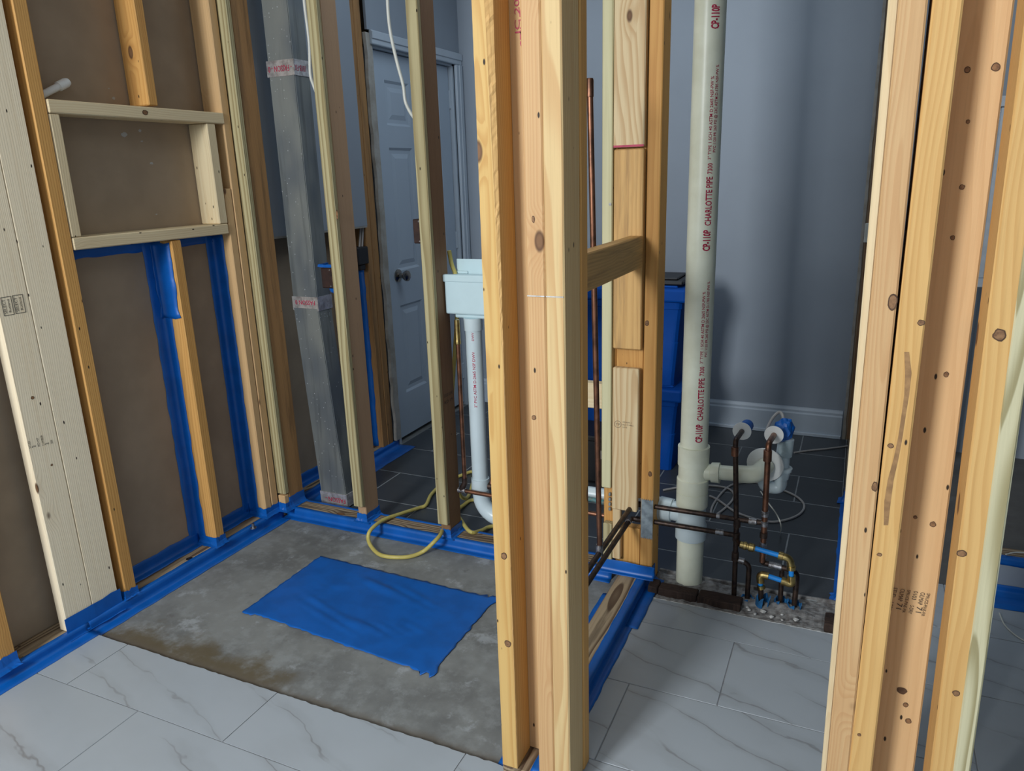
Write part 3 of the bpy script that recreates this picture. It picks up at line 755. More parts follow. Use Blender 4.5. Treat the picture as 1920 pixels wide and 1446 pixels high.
# knots and stains that single boards out
M['knot'] = plain('knot_brown', (0.27, 0.14, 0.06), 0.7, dark=(0.15, 0.07, 0.03), sc=160)
M['knotrim'] = plain('knot_dark_rim', (0.10, 0.05, 0.024), 0.8, var=0.4, sc=90)
M['stain'] = plain('water_stain', (0.25, 0.135, 0.055), 0.75, dark=(0.36, 0.20, 0.08), sc=70)
def by_label(t_): return [o for o in bpy.data.objects if o.get('label', '').startswith(t_)][0]
def knot(lbl, p, ax, ru, rz, core=True):
    ru, rz = ru*0.72, rz*0.72; par = by_label(lbl); u = V((0, 1, 0)) if ax == 'X' else V((1, 0, 0)); nrm = V((1, 0, 0)) if ax == 'X' else V((0, -1, 0))
    for nm, k, lift, m_ in (('knot', 1.0, 0.0003, M['knotrim']), ('knot_heart', 0.78, 0.0006, M['knot'])):
        if nm == 'knot_heart' and not core: continue
        bm = bmesh.new(); n_ = 16; sd = p.x*37+p.z*91
        vs = [bm.verts.new(p + nrm*lift + (u*math.cos(2*math.pi*i/n_)*ru + V((0, 0, 1))*math.sin(2*math.pi*i/n_)*rz)*k*(1+0.22*noise.noise(V((math.cos(2*math.pi*i/n_)*1.5, math.sin(2*math.pi*i/n_)*1.5, sd))))) for i in range(n_)]
        bm.faces.new(vs); bm.normal_update()
        if bm.faces[:][0].normal.dot(nrm) < 0: bm.faces[:][0].normal_flip()
        obj(nm, bm, m_, par)
knot('pale block across the top', pt(272, 211, X=-2.1458), 'X', 0.016, 0.011)
knot('pale treated strip with dark knot', pt(632, 403, Y=2.2378), 'Y', 0.007, 0.026)
for x_, y_, a_, b_ in ((1674, 566, 0.0095, 0.019), (1640, 913, 0.006, 0.013)): knot('pinkish stud with a loose knot', pt(x_, y_, Y=1.2997), 'Y', a_, b_)
for x_, y_, a_ in ((1727, 605, 0.0075), (1670, 836, 0.0065), (1649, 1040, 0.0055), (1611, 1378, 0.005)): knot('orange stud with a dark water', pt(x_, y_, Y=1.2997), 'Y', a_, a_*0.9)
for x_, y_, a_, b_ in ((1874, 628, 0.0125, 0.0135), (1803, 1038, 0.010, 0.009), (1793, 1300, 0.008, 0.008)): knot('yellow stud with a cracked', pt(x_, y_, Y=1.2997), 'Y', a_, b_)
for x_, y_, a_ in ((1814, 131, 0.006), (1867, 126, 0.008), (1815, 228, 0.004), (1804, 351, 0.0055), (1786, 446, 0.005), (1774, 702, 0.006), (1716, 970, 0.0045), (1749, 983, 0.007), (1698, 1322, 0.0065), (1703, 1352, 0.0075)): knot('wide tan stud turned flat', pt(x_, y_, Y=1.3917), 'Y', a_, a_*1.1)
knot('wide tan stud turned flat', pt(1691, 1295, Y=1.3917), 'Y', 0.0115, 0.011, False)
for x_, y_, a_ in ((945, 1043, 0.010), (952, 1207, 0.011)): knot('yellow stud with a rough waney', pt(x_, y_, Y=1.2919), 'Y', a_, a_*1.15)
for x_, y_, a_, b_ in ((1000, 411, 0.0045, 0.009), (1001, 783, 0.007, 0.0075)): knot('pinkish stud in the middle', pt(x_, y_, Y=1.2919), 'Y', a_, b_)
for x_, y_, a_ in ((61, 746, 0.007), (97, 872, 0.005)): knot('whitish flat stud with stamped', pt(x_, y_, X=-2.1508), 'X', a_, a_)
for x_, y_ in ((1213, 606), (1219, 889)): knot('orange stud carrying', pt(x_, y_, Y=2.2619), 'Y', 0.009, 0.013)
st_ = [(1700, 660, 9), (1703, 700, 12), (1700, 740, 9), (1694, 780, 8), (1688, 820, 8), (1680, 860, 9), (1670, 900, 11), (1664, 940, 12), (1661, 985, 8)]
bm = bmesh.new(); L0 = [bm.verts.new(pt(x_-h_/2, y_, Y=1.2995)) for x_, y_, h_ in st_]; R0 = [bm.verts.new(pt(x_+h_/2, y_, Y=1.2995)) for x_, y_, h_ in st_]
for i in range(len(st_)-1): bm.faces.new((L0[i], L0[i+1], R0[i+1], R0[i]))
obj('water_streak', bm, M['stain'], by_label('orange stud with a dark water'))

# ------------------------------------------------------------------ blue tape
T = M['tape']
Fx, Tz = -2.1405, PZ+0.002
strip('painter_tape', (0, 0.45, 0), (0, 1.330, 0), [(-2.092, 0, 0.0108), (-2.1385, 0, 0.0118), (-2.1400, 0, PZ+0.0015), (-2.160, 0, PZ+0.002)], T, 'blue tape along the foot of the left wall plate, on the tiles', 50, seed=1)
strip('painter_tape', (0, 1.322, 0), (0, 2.240, 0), [(-2.096, 0, 0.0016), (-2.1385, 0, 0.0022), (-2.1402, 0, PZ+0.0015), (-2.160, 0, PZ+0.002)], T, 'blue tape along the foot of the left wall plate, on the concrete', 60, seed=31)
stud('short tan shim at the foot of the inside corner, its foot taped blue', -2.152, -2.116, 2.2335, 2.2605, PZ+0.001, 0.102, W['tan'], 'block', 'block')
collar('tape_wrap', -2.154, -2.113, 2.2325, 2.262, PZ, 0.070, T, 'crumpled blue tape lump right in the inside corner of the plates', sides='FR', seed=33, flare=0.022)
strip('painter_tape', (-2.135, 0, 0), (-0.69, 0, 0), [(0, 2.228, 0.0015), (0, 2.2585, 0.002), (0, 2.2600, PZ+0.0015), (0, 2.276, PZ+0.002)], T, 'blue tape along the front edge of the back partition plate', 90, seed=2)
strip('painter_tape', (0, 1.30, 0), (0, 2.235, 0), [(-0.538, 0, 0.0112), (-0.5625, 0, 0.012), (-0.5645, 0, 0.0455), (-0.590, 0, 0.0458)], T, 'blue tape along the tile side of the centre partition plate', 70, seed=3, jit=0.004)
strip('painter_tape', (0, 1.985, 0), (0, 2.245, 0), [(-0.521, 0, 0.0122), (-0.5605, 0, 0.0130)], T, 'short blue tape patch on the tiles beside the back corner post', 20, seed=4)
strip('painter_tape', (0, 1.33, 0), (0, 2.16, 0), [(-0.690, 0, 0.0015), (-0.6595, 0, 0.002), (-0.6582, 0, 0.034)], T, 'blue tape along the concrete side of the centre partition plate', 60, seed=5)
strip('painter_tape', (-0.735, 0, 0), (-0.535, 0, 0), [(0, 2.222, 0.0460), (0, 2.2385, 0.0475), (0, 2.2395, 0.085), (0, 2.2398, 0.088)], T, 'blue tape across the foot of the back corner post', 24, seed=6, jit=0.006)
# inner tape where the drywall meets the plate, left wall bays
def inner(ya, yb, seed, label): strip('painter_tape', (0, ya, 0), (0, yb, 0), [(-2.205, 0, PZ+0.0015), (-2.2405, 0, PZ+0.002), (-2.2420, 0, 0.085)], T, label, 24, seed=seed, jit=0.006)
inner(1.525, 1.882, 7, 'blue tape where drywall meets plate, first bay right of the tall orange stud')
inner(1.928, 2.155, 8, 'blue tape where drywall meets plate, bay next to the inside corner')
# taped frame below the small opening
strip('painter_tape', (0, 1.525, 0), (0, 1.884, 0), [(-2.2415, 0, 1.197), (-2.2418, 0, 1.163)], T, 'blue tape under the sill of the small opening, left bay', 24, seed=9, jit=0.006)
strip('painter_tape', (0, 1.927, 0), (0, 2.156, 0), [(-2.2415, 0, 1.197), (-2.2418, 0, 1.165)], T, 'blue tape under the sill of the small opening, right bay', 20, seed=10, jit=0.005)
strip('painter_tape', (0, 0, 1.197), (0, 0, 0.045), [(-2.2415, 1.838, 0), (-2.2415, 1.8825, 0), (-2.205, 1.8828, 0)], T, 'long blue tape down the left of the short orange stud', 50, seed=11, jit=0.006)
strip('painter_tape', (0, 0, 1.19), (0, 0, 0.925), [(-2.2395, 1.868, 0), (-2.2385, 1.8815, 0), (-2.162, 1.8820, 0)], T, 'torn blue tape flap on the upper side of the short orange stud', 18, seed=12, jit=0.008, endj=0.01)
strip('painter_tape', (0, 0, 1.197), (0, 0, 0.045), [(-2.2415, 2.118, 0), (-2.2415, 2.1545, 0), (-2.190, 2.1552, 0)], T, 'long blue tape down the drywall beside the inside corner', 50, seed=13, jit=0.004)
# tape round stud feet
collar('tape_wrap', -2.186, -2.149, 1.262, 1.460, PZ-0.026, 0.088, T, 'broad blue tape over the feet of the whitish stud pair', sides='R', flare=0.012, seed=2)
collar('tape_wrap', -2.235, -2.149, 1.055, 1.110, PZ, 0.078, T, 'crumpled blue tape round the foot of the stud at the left edge', sides='FR', seed=3)
collar('tape_wrap', -2.235, -2.149, 1.476, 1.524, PZ, 0.066, T, 'small blue tape round the foot of the tall orange stud', sides='FR', seed=4, flare=0.010)
collar('tape_wrap', -2.238, -2.151, 1.883, 1.928, PZ, 0.070, T, 'blue tape round the foot of the short orange stud', sides='FR', seed=5)
collar('tape_wrap', -2.238, -2.150, 2.156, 2.233, PZ, 0.072, T, 'blue tape round the feet of the corner studs of the left wall', sides='FR', seed=6)
collar('tape_wrap', -2.150, -2.114, 2.261, 2.352, PZ, 0.088, T, 'blue tape round the foot of the brown inside corner stud', sides='FR', seed=7)
collar('tape_wrap', -1.763, -1.721, 2.261, 2.352, PZ, 0.074, T, 'blue tape round the foot of the partition stud beside the duct', sides='LFR', seed=8, flare=0.016)
collar('tape_wrap', -1.375, -1.333, 2.261, 2.352, PZ, 0.074, T, 'blue tape round the foot of the dark stud by the yellow hose', sides='LFR', seed=9, flare=0.016)
collar('tape_wrap', -0.592, -0.548, 2.261, 2.300, 0.010, 0.075, T, 'blue tape round the foot of the orange back corner stud', sides='FR', seed=10, flare=0.035)
collar('tape_wrap', -0.724, -0.680, 2.2665, 2.300, PZ, 0.088, T, 'blue tape round the foot of the left back corner stud', sides='LF', seed=11, flare=0.012)
strip('painter_tape', (-2.13, 0, 0), (-0.75, 0, 0), [(0, 2.338, PZ+0.001), (0, 2.3525, PZ+0.001), (0, 2.3535, 0.010)], T, 'blue tape along the far edge of the back partition plate', 50, seed=21)

# large taped sheet over the drain opening in the slab
bm = bmesh.new(); nx, ny = 76, 44; g = []
for j in range(ny+1):
    r_ = []
    for i in range(nx+1):
        u, v = i/nx, j/ny; x = -1.765 + 0.752*u; y = 1.560 + 0.442*v
        y += 0.035*(1-u)*(1-v)*1.6 + 0.012*(1-u)*v - 0.012*u*v + noise.noise(V((u*23, v*3, 1)))*0.007*(j in (0, ny)) + noise.noise(V((u*80, v, 2)))*0.003*(j in (0, ny))
        x += noise.noise(V((v*17, u, 7)))*0.006*(i in (0, nx))
        if u > 0.93 and (v < 0.08 or v > 0.93): x += 0.012; y += 0.014*(1 if v > .5 else -1)*(1 if noise.noise(V((u*50, v*9, 3))) > 0 else -0.2)
        if u < 0.06 and v < 0.1: y -= 0.012
        dx, dy = (u-0.50), (v-0.50); rr = math.sqrt((dx/0.27)**2 + (dy/0.25)**2)
        dish = -0.010*max(0, 1-rr**2) if rr < 1 else 0.0
        rim = 0.0035*math.exp(-((rr-1.0)/0.30)**2)*abs(dy/(abs(dx)+abs(dy)+.01))**2
        wr = noise.noise(V(((x*0.55+y*1.6)*24, (x-y*0.35)*2.2, 4)))*0.0105*math.exp(-((rr-1.0)/0.40)**2)*abs(dy/(abs(dx)*0.6+abs(dy)+.01))
        z = 0.0035 + max(-0.0018, rim + dish*0.6 + wr) + noise.noise(V((x*30, y*30, 9)))*0.0006
        r_.append(bm.verts.new((x, y, max(z, 0.0018))))
    g.append(r_)
for j in range(ny):
    for i in range(nx): bm.faces.new((g[j][i], g[j][i+1], g[j+1][i+1], g[j+1][i]))
o = obj('tape_sheet', bm, T, smooth=True); md = o.modifiers.new('thickness', 'SOLIDIFY'); md.thickness = 0.001; md.offset = 0
tag(o, 'large rectangular sheet of blue tape on the bare concrete, wrinkled in the middle', 'tape')

# ------------------------------------------------------------------ duct
du = thing('air_duct', 'galvanised rectangular air duct standing behind the back partition', 'duct', (-1.99, 2.45, 0.0))
def duct_bm(a, b, sm=0.0):
    (xa0, xa1, ya0, ya1, za), (xb0, xb1, yb0, yb1, zb_) = a, b
    bm = bmesh.new(); A = [bm.verts.new(p) for p in ((xa0, ya0, za), (xa1, ya0, za), (xa1, ya1, za), (xa0, ya1, za))]
    B = [bm.verts.new(p) for p in ((xb0, yb0, zb_), (xb1, yb0, zb_), (xb1, yb1, zb_), (xb0, yb1, zb_))]
    for k in range(4): bm.faces.new((A[k], A[(k+1) % 4], B[(k+1) % 4], B[k]))
    bm.faces.new(A[::-1]); bm.faces.new(B); bmesh.ops.recalc_face_normals(bm, faces=bm.faces)
    es = [e for e in bm.edges if abs(e.verts[0].co.z-e.verts[1].co.z) > 0.1]
    bmesh.ops.bevel(bm, geom=es, offset=0.003, segments=2, affect='EDGES'); return bm
obj('upper_section', duct_bm((-2.107, -1.981, 2.41, 2.497, 0.895), (-2.101, -1.981, 2.41, 2.50, ZT)), M['duct'], du)
obj('lower_section', duct_bm((-2.055, -1.919, 2.396, 2.486, 0.012), (-2.110, -1.984, 2.408, 2.495, 0.915)), M['duct'], du)
def band(z0, z1, lo=False):
    if lo: a = (-2.0575, -1.9165, 2.3935, 2.4885, z0); b = (-2.0605, -1.9185, 2.3935, 2.4885, z1)
    else: a = (-2.1095, -1.9785, 2.4075, 2.4995, z0); b = (-2.1090, -1.9785, 2.4075, 2.4995, z1)
    return duct_bm(a, b)
f1 = obj('foil_tape', band(1.765, 1.822), M['foil'], du, label='shiny foil tape with red print'); f2 = obj('foil_tape', band(0.868, 0.925), M['foil'], du, label='shiny foil tape with red print'); f3 = obj('foil_tape', band(0.014, 0.070, True), M['foil'], du, label='shiny foil tape with red print')
text('lettering', '181B-FX', 0.030, (-1.9778, 2.478, 1.802), (0, -1, 0), (0, 0, -1), M['red'], f1, 0.062, lift=0.0004)
text('lettering', '- FASSON - 0', 0.030, (-1.988, 2.4068, 1.802), (-1, 0, 0), (0, 0, -1), M['red'], f1, 0.112, lift=0.0004)
text('lettering', 'FASSON 0', 0.026, (-1.992, 2.4068, 0.910), (-1, 0, 0), (0, 0, -1), M['red'], f2, 0.10, lift=0.0004)
text('lettering', 'FASSON -', 0.030, (-1.925, 2.3928, 0.050), (-1, 0, 0), (0, 0, -1), M['red'], f3, 0.105, lift=0.0006)
text('lettering', 'FASSON', 0.040, (-1.9178, 2.440, 0.205), (0, 0, -1), (0, 1, 0), M['ink'], du, 0.13, lift=0.003)

# ------------------------------------------------------------------ white outlet box, standpipe, trap
wb = thing('outlet_box', 'white plastic washer outlet box seen from behind, on the partition', 'outlet box', (-1.22, 2.35, 0.9))
bm = bmesh.new(); add_box(bm, -1.330, -1.115, 2.312, 2.396, 0.905, 1.040, 0.006, 2); add_box(bm, -1.335, -1.110, 2.309, 2.330, 1.020, 1.046, 0.004, 2)
add_box(bm, -1.300, -1.145, 2.325, 2.390, 0.890, 0.906, 0.004); obj('box_body', bm, M['whitebox'], wb)
box('flange', -1.322, -1.095, 2.396, 2.402, 0.885, 1.092, M['whitebox'], wb, 0.0015)
box('clip', -1.322, -1.275, 2.390, 2.397, 1.040, 1.050, M['whitebox'], wb, 0.0015)
sp = thing('standpipe', 'white drain standpipe with a trap below the outlet box', 'drain pipe', (-1.245, 2.35, 0.1))
SX, SY = -1.238, 2.345
spt = tube('pipe', [(SX, SY, 0.26), (SX, SY, 0.868)], 0.0302, M['pvcw'], sp, 28)
lathe('collar', (SX, SY, 0.845), (0, 0, 1), [(0, 0.0335), (0.045, 0.0345)], M['pvcw'], sp, 28)
lathe('collar', (SX, SY, 0.225), (0, 0, 1), [(0, 0.035), (0.045, 0.035)], M['pvcw'], sp, 28)
tr = [(SX, SY, 0.235)] + [(SX + 0.085 - 0.085*math.cos(a), SY, 0.20 - 0.085*math.sin(a)) for a in [math.pi*k/14 for k in range(15)]] + [(SX+0.17, SY, 0.26)]
tube('trap_bend', tr, 0.031, M['pvcw'], sp, 24)
zh = pt(1120, 926, Y=2.36).z
tube('drain_arm', fillet([(SX+0.17, SY, 0.25), (SX+0.17, SY+0.01, zh), (-0.60, 2.365, zh-0.004), (-0.500, 2.365, zh-0.005)], 0.05), 0.0245, M['pvcw'], sp, 22)
def cyl_place(cx, cy, r, ang0, z0, lift=0.0005):
    return lambda x, y: V((cx + (r+lift)*math.sin(ang0 - y/r), cy - (r+lift)*math.cos(ang0 - y/r), z0 + x))
placed_text([('2" PVC ASTM D-2665 NSF DWV', 0.014, 0.21, 0, 0, 0.01), ('DWV', 0.012, 0.03, 0.25, 0, 0.01)], M['red'], spt, cyl_place(SX, SY, 0.0302, 0.05+0.45, 0.56))

# ------------------------------------------------------------------ main drain stack
SC = (-0.4375, 2.345)
ds = thing('drain_stack', 'cream vertical drain pipe with red lettering and white fittings', 'drain pipe', (SC[0], SC[1], 0))
up = tube('upper_pipe', [(SC[0], SC[1], 0.49), (SC[0], SC[1], ZT)], 0.0445, M['pvc'], ds, 40)
tube('lower_pipe', [(SC[0], SC[1], 0.0), (SC[0], SC[1], 0.22)], 0.0445, M['pvc'], ds, 40)
lathe('coupling', (SC[0], SC[1], 0.435), (0, 0, 1), [(0, 0.0445), (0.001, 0.0505), (0.066, 0.0515), (0.068, 0.046)], M['pvc'], ds, 40)
lathe('upper_tee', (SC[0], SC[1], 0.385), (0, 0, 1), [(0, 0.0485), (0.006, 0.0478), (0.048, 0.0478), (0.051, 0.0475)], M['pvc'], ds, 40)
lathe('coupling', (SC[0], SC[1], 0.286), (0, 0, 1), [(0, 0.0470), (0.003, 0.0520), (0.054, 0.0520), (0.0545, 0.0505), (0.0565, 0.0505), (0.057, 0.0520), (0.100, 0.0520), (0.104, 0.0480)], M['pvc'], ds, 40)
lathe('lower_tee', (SC[0], SC[1], 0.168), (0, 0, 1), [(0, 0.0455), (0.002, 0.0515), (0.052, 0.0515), (0.060, 0.0475), (0.120, 0.0475)], M['pvcw'], ds, 40)
# lower branch to the left
hb = pt(1250, 951, Y=2.362)
lathe('branch_hub', (SC[0]-0.03, 2.352, hb.z-0.006), (-1, 0.05, 0.03), [(0, 0.034), (0.035, 0.034), (0.038, 0.040), (0.080, 0.041), (0.082, 0.030)], M['pvcw'], ds, 28)
tube('branch_pipe', [(SC[0]-0.09, 2.355, hb.z-0.003), (-0.548, 2.365, hb.z)], 0.027, M['pvc'], ds, 20)
# upper branch to the right: hub, short pipe, elbow going back, slip trap
bz = 0.419
lathe('branch_hub', (SC[0]+0.025, SC[1], bz-0.006), (1, 0, 0.06), [(0, 0.028), (0.034, 0.027), (0.036, 0.033), (0.062, 0.034), (0.063, 0.026)], M['pvc'], ds, 28)
tube('branch_pipe', [(SC[0]+0.085, SC[1], bz), (-0.290, SC[1], bz+0.002)], 0.0243, M['pvc'], ds, 24)
tube('elbow', fillet([(-0.305, SC[1], bz+0.002), (-0.239, SC[1]+0.002, bz+0.006), (-0.216, SC[1]+0.075, bz+0.012)], 0.06, 10), 0.0285, M['pvc'], ds, 24)
lathe('escutcheon', (-0.2195, SC[1]+0.083, bz+0.012), (0.10, 1, 0.08), [(0, 0.030), (0.001, 0.058), (0.004, 0.060), (0.016, 0.048), (0.018, 0.030)], M['cap'], ds, 32)
tq = V((-0.172, 2.465, 0.0))
def P5(x, y, Y): return pt(1200+x/4.8, 920+y/4.8, Y=Y)
def P4(x, y, Y): return pt(1220+x/5.0526, 740+y/5.0526, Y=Y)
ta, tb = P4(1000, 800, 2.44), P4(1075, 880, 2.46)
tube('trap_bend', fillet([(-0.216, 2.425, bz+0.012), (-0.210, 2.452, bz+0.004), P4(1060, 870, 2.455), P4(1230, 890, 2.46), P4(1235, 760, 2.46)], 0.045, 8), 0.0205, M['pvcw'], ds, 20)
tn = P4(1238, 790, 2.46)
tc_ = P4(1255, 690, 2.46)
lathe('slip_nut', tn, (tc_-tn).normalized() , [(0, 0.0225), (0.026, 0.0245), (0.028, 0.0285), (0.040, 0.0295), (0.042, 0.022)], M['pvcw'], ds, 20)
tube('tailpiece', [tn + (tc_-tn)*0.3, P4(1262, 560, 2.46)], 0.0205, M['pvcw'], ds, 20)
# corrugated flexible connector
a_, b_ = P4(1262, 575, 2.46), P4(1285, 420, 2.46); prof = []
L_ = (b_-a_).length
for k in range(13):
    t_ = k/12; prof += [(L_*t_-0.0026, 0.0195), (L_*t_, 0.0255), (L_*t_+0.0026, 0.0195)]
fl = lathe('flexible_connector', a_, b_-a_, prof, M['pvcw'], ds, 20, label='corrugated white connector')
# lettering on the stack
zA = pt(1325, 471, Y=2.305).z; zB = pt(1312, 831, Y=2.305).z; rep = zA-zB; items = []
for k in range(-0, 4):
    z_ = zB + rep*k - zB
    items += [('CP-110P', 0.031, 0.062*rep/0.61, z_, 0, 0.034), ('CHARLOTTE PIPE', 0.027, 0.140*rep/0.61, z_+0.074*rep/0.61, 0, 0.020), ('7300', 0.021, 0.030*rep/0.61, z_+0.222*rep/0.61, 0.002, 0.014),
              ('3" TYPE 1 SCH 40 ASTM D 2665 NSF-PW %', 0.013, 0.225*rep/0.61, z_+0.262*rep/0.61, 0.008, 0.010), ('PVC 1120 PR 260 PSI @ 23C ASTM D-1785 NSF-PW %', 0.013, 0.235*rep/0.61, z_+0.282*rep/0.61, -0.006, 0.010)]
items = [it for it in items if it[3] < 1.75]
placed_text(items, M['red'], up, cyl_place(SC[0], SC[1], 0.0445, 0.18+0.58, zB))

# blue tape ball over the open tailpiece, with its loop of hose
bt = P4(1268, 335, 2.46); bm = bmesh.new(); bmesh.ops.create_icosphere(bm, subdivisions=3, radius=1.0)
for v in bm.verts:
    n_ = noise.noise(v.co*1.9)*0.25 + noise.noise(v.co*5)*0.12
    v.co = V((v.co.x*0.031*(1+n_), v.co.y*0.030*(1+n_), v.co.z*0.041*(1+n_))) + bt
tag(obj('crumpled_tape', bm, T), 'crumpled blue tape plugging the open white trap pipe', 'tape')

# ------------------------------------------------------------------ copper lines
YP = 2.281
cold = thing('copper_line', 'dark copper line, lower crossing pipe, left riser and brass repair', 'pipe', (-0.28, YP, 0.01))
r = 0.0083
def el(name, pts, rad, mat, par, rr=0.02, n=12, label=None): return tube(name, fillet(pts, rr, 6), rad, mat, par, n, label)
A0 = V((-0.6295, 1.423, 0.236)); A1 = V((-0.6295, YP, 0.236)); zc = P5(760, 385, YP).z
xr1 = -0.2805
el('pipe', [A0, A1, V((-0.30, YP, zc)), V((xr1, YP, zc)), V((xr1, YP, zc+0.03))], r, M['copperd'], cold, 0.018)
lathe('elbow_fitting', (-0.612, YP, 0.236), (1, 0, 0), [(0, 0.0105), (0.022, 0.0105)], M['copperd'], cold, 14)
lathe('elbow_fitting', (-0.6295, YP-0.035, 0.236), (0, 1, 0), [(0, 0.0105), (0.022, 0.0105)], M['solder'], cold, 14)
lathe('solder_joint', (-0.345, YP, zc+0.001), (1, 0, 0), [(0, 0.0105), (0.026, 0.0105)], M['solder'], cold, 14)
rt = P5(803, 520-40, YP)
rtop = pt(1379, 826, Y=YP); d1p = pt(1391, 809, Y=2.395)
el('riser', [V((xr1+0.004, YP, 0.004)), V((xr1, YP, 0.25)), V((rtop.x, YP, rtop.z)), d1p + (d1p-rtop)*0.25], r, M['copperd'], cold, 0.02)
lathe('elbow_fitting', (rtop.x+0.0005, YP, rtop.z-0.052), (-0.03, 0, 1), [(0, 0.0092), (0.001, 0.0112), (0.030, 0.0112), (0.031, 0.009)], M['copper'], cold, 14)
for z_ in (0.145, 0.215, 0.265): lathe('fitting', (xr1+0.001, YP, z_), (0, 0, 1), [(0, 0.0090), (0.001, 0.0115), (0.030, 0.0115), (0.031, 0.009)], M['copperd'], cold, 14)
def esc(p, d, par):
    lathe('escutcheon', p, d, [(0, 0.0075), (0.0005, 0.0295), (0.002, 0.0300), (0.004, 0.0285), (0.010, 0.017), (0.016, 0.013)], M['cap'], par, 28, label='white round escutcheon plate')
esc(d1p, (0, 1, 0.0), cold)
lathe('stub_cap', d1p + V((0.006, 0.018, 0.004)), (0.1, 1, 0), [(0, 0.012), (0.003, 0.022), (0.040, 0.020), (0.045, 0.005)], T, cold, 14, label='blue taped stub behind the escutcheon')
# side branch of the tee, down into the slab
b0 = P5(850, 620, YP); b1 = P5(985, 640, YP); b2 = P5(980, 950, YP)
el('branch', [V((xr1, YP, b0.z)), V((b1.x, YP, b0.z-0.006)), V((b1.x, YP, 0.004))], r, M['copperd'], cold, 0.025)
lathe('fitting', (xr1+0.012, YP, b0.z), (1, 0, -0.1), [(0, 0.0112), (0.018, 0.0112)], M['solder'], cold, 14)
# brass and blue repair loop, in front of the copper
YB = 2.256
c0 = P5(845, 465, YB); 
k0, k1, k2 = P5(900, 485, YB), P5(1035, 520, YB), P5(1250, 583, YB)
tube('tee_branch', [V((xr1, YP, k0.z+0.004)), k0], 0.0085, M['copperd'], cold, 12)
dv = k1-k0; Lk = dv.length
lathe('brass_coupling', k0, dv, [(0, 0.0085), (0.0005, 0.0115), (Lk*.22, 0.0115), (Lk*.25, 0.0135), (Lk*.42, 0.0135), (Lk*.46, 0.0105), (Lk*.56, 0.0105), (Lk*.60, 0.0138), (Lk*.9, 0.0138), (Lk*.94, 0.0115), (Lk, 0.0110)], M['brass'], cold, 18, label='brass push-fit coupling')
tube('blue_pipe', [k1, k2], 0.0080, M['pex'], cold, 14, label='short length of blue plastic pipe')
e1, e2 = P5(1345, 605, YB), P5(1362, 705, YB)
lathe('brass_collar', k2-dv.normalized()*0.002, dv, [(0, 0.0105), (0.0005, 0.0135), (0.014, 0.0135), (0.015, 0.011)], M['brass'], cold, 18)
el('brass_elbow', [k2, P5(1350, 612, YB), e2], 0.0118, M['brass'], cold, 0.018, 16)
e3 = P5(1362, 765, YB)
dd_ = e3-e2
lathe('brass_collar', e2-dd_.normalized()*0.010, dd_, [(0, 0.0105), (0.0005, 0.0138), (0.012, 0.0138), (0.013, 0.010)], M['brass'], cold, 18)
tube('blue_pipe', [e2, e3], 0.0080, M['pex'], cold, 14)
e4 = P5(1350, 830, YB); e5 = P5(1290, 815, YB); e6 = P5(1155, 770, YB)
el('brass_elbow', [e3, P5(1368, 845, YB), e5], 0.0128, M['brass'], cold, 0.018, 16)
tube('blue_pipe', [e5, e6], 0.0080, M['pex'], cold, 14)
de = e6-e5
lathe('brass_collar', e5-de.normalized()*0.004, de, [(0, 0.0105), (0.0005, 0.0138), (0.010, 0.0138), (0.011, 0.010)], M['brass'], cold, 18)
e8 = P5(1085, 825, YB)
el('brass_elbow', [e6, P5(1080, 752, YB), e8], 0.0120, M['brass'], cold, 0.018, 16)
e9 = P5(1085, 850, YB); e10 = P5(1100, 905, YB)
tube('blue_pipe', [e8, e9], 0.0080, M['pex'], cold, 14)
lathe('brass_collar', e9, e10-e9, [(0, 0.0095), (0.0005, 0.0125), (0.012, 0.0130), (0.013, 0.010)], M['brass'], cold, 18)
tube('floor_stub', [e9, V((e10.x+0.001, YB+0.004, 0.003))], 0.0085, M['copperd'], cold, 12)
def sleeve(c, h, rad, gap, par, tilt=(0, 0)):
    bm = bmesh.new(); n = 16; lo = []
    for i in range(n+1):
        a = gap + (2*math.pi-2*gap)*i/n - math.pi/2 + 0.6
        hh = h*(0.65+0.35*math.sin(i*0.9)**2)
        lo.append([bm.verts.new((c[0]+rr*math.cos(a)+tilt[0]*z, c[1]+rr*math.sin(a)+tilt[1]*z, z)) for rr, z in ((rad, 0.002), (rad*1.12, hh), (rad*1.12+0.003, hh), (rad+0.004, 0.002))])
    for i in range(n):
        for k in range(4): bm.faces.new((lo[i][k], lo[i][(k+1) % 4], lo[i+1][(k+1) % 4], lo[i+1][k]))
    bm.faces.new(lo[0]); bm.faces.new(lo[-1][::-1]); bmesh.ops.recalc_face_normals(bm, faces=bm.faces)
    return obj('pipe_sleeve', bm, M['sleeve'], par, label='torn blue plastic sleeve at the slab')
sleeve((e10.x, YB+0.004), 0.052, 0.017, 0.5, cold, (0.1, 0)); sleeve((b1.x, YP), 0.022, 0.016, 0.4, cold)

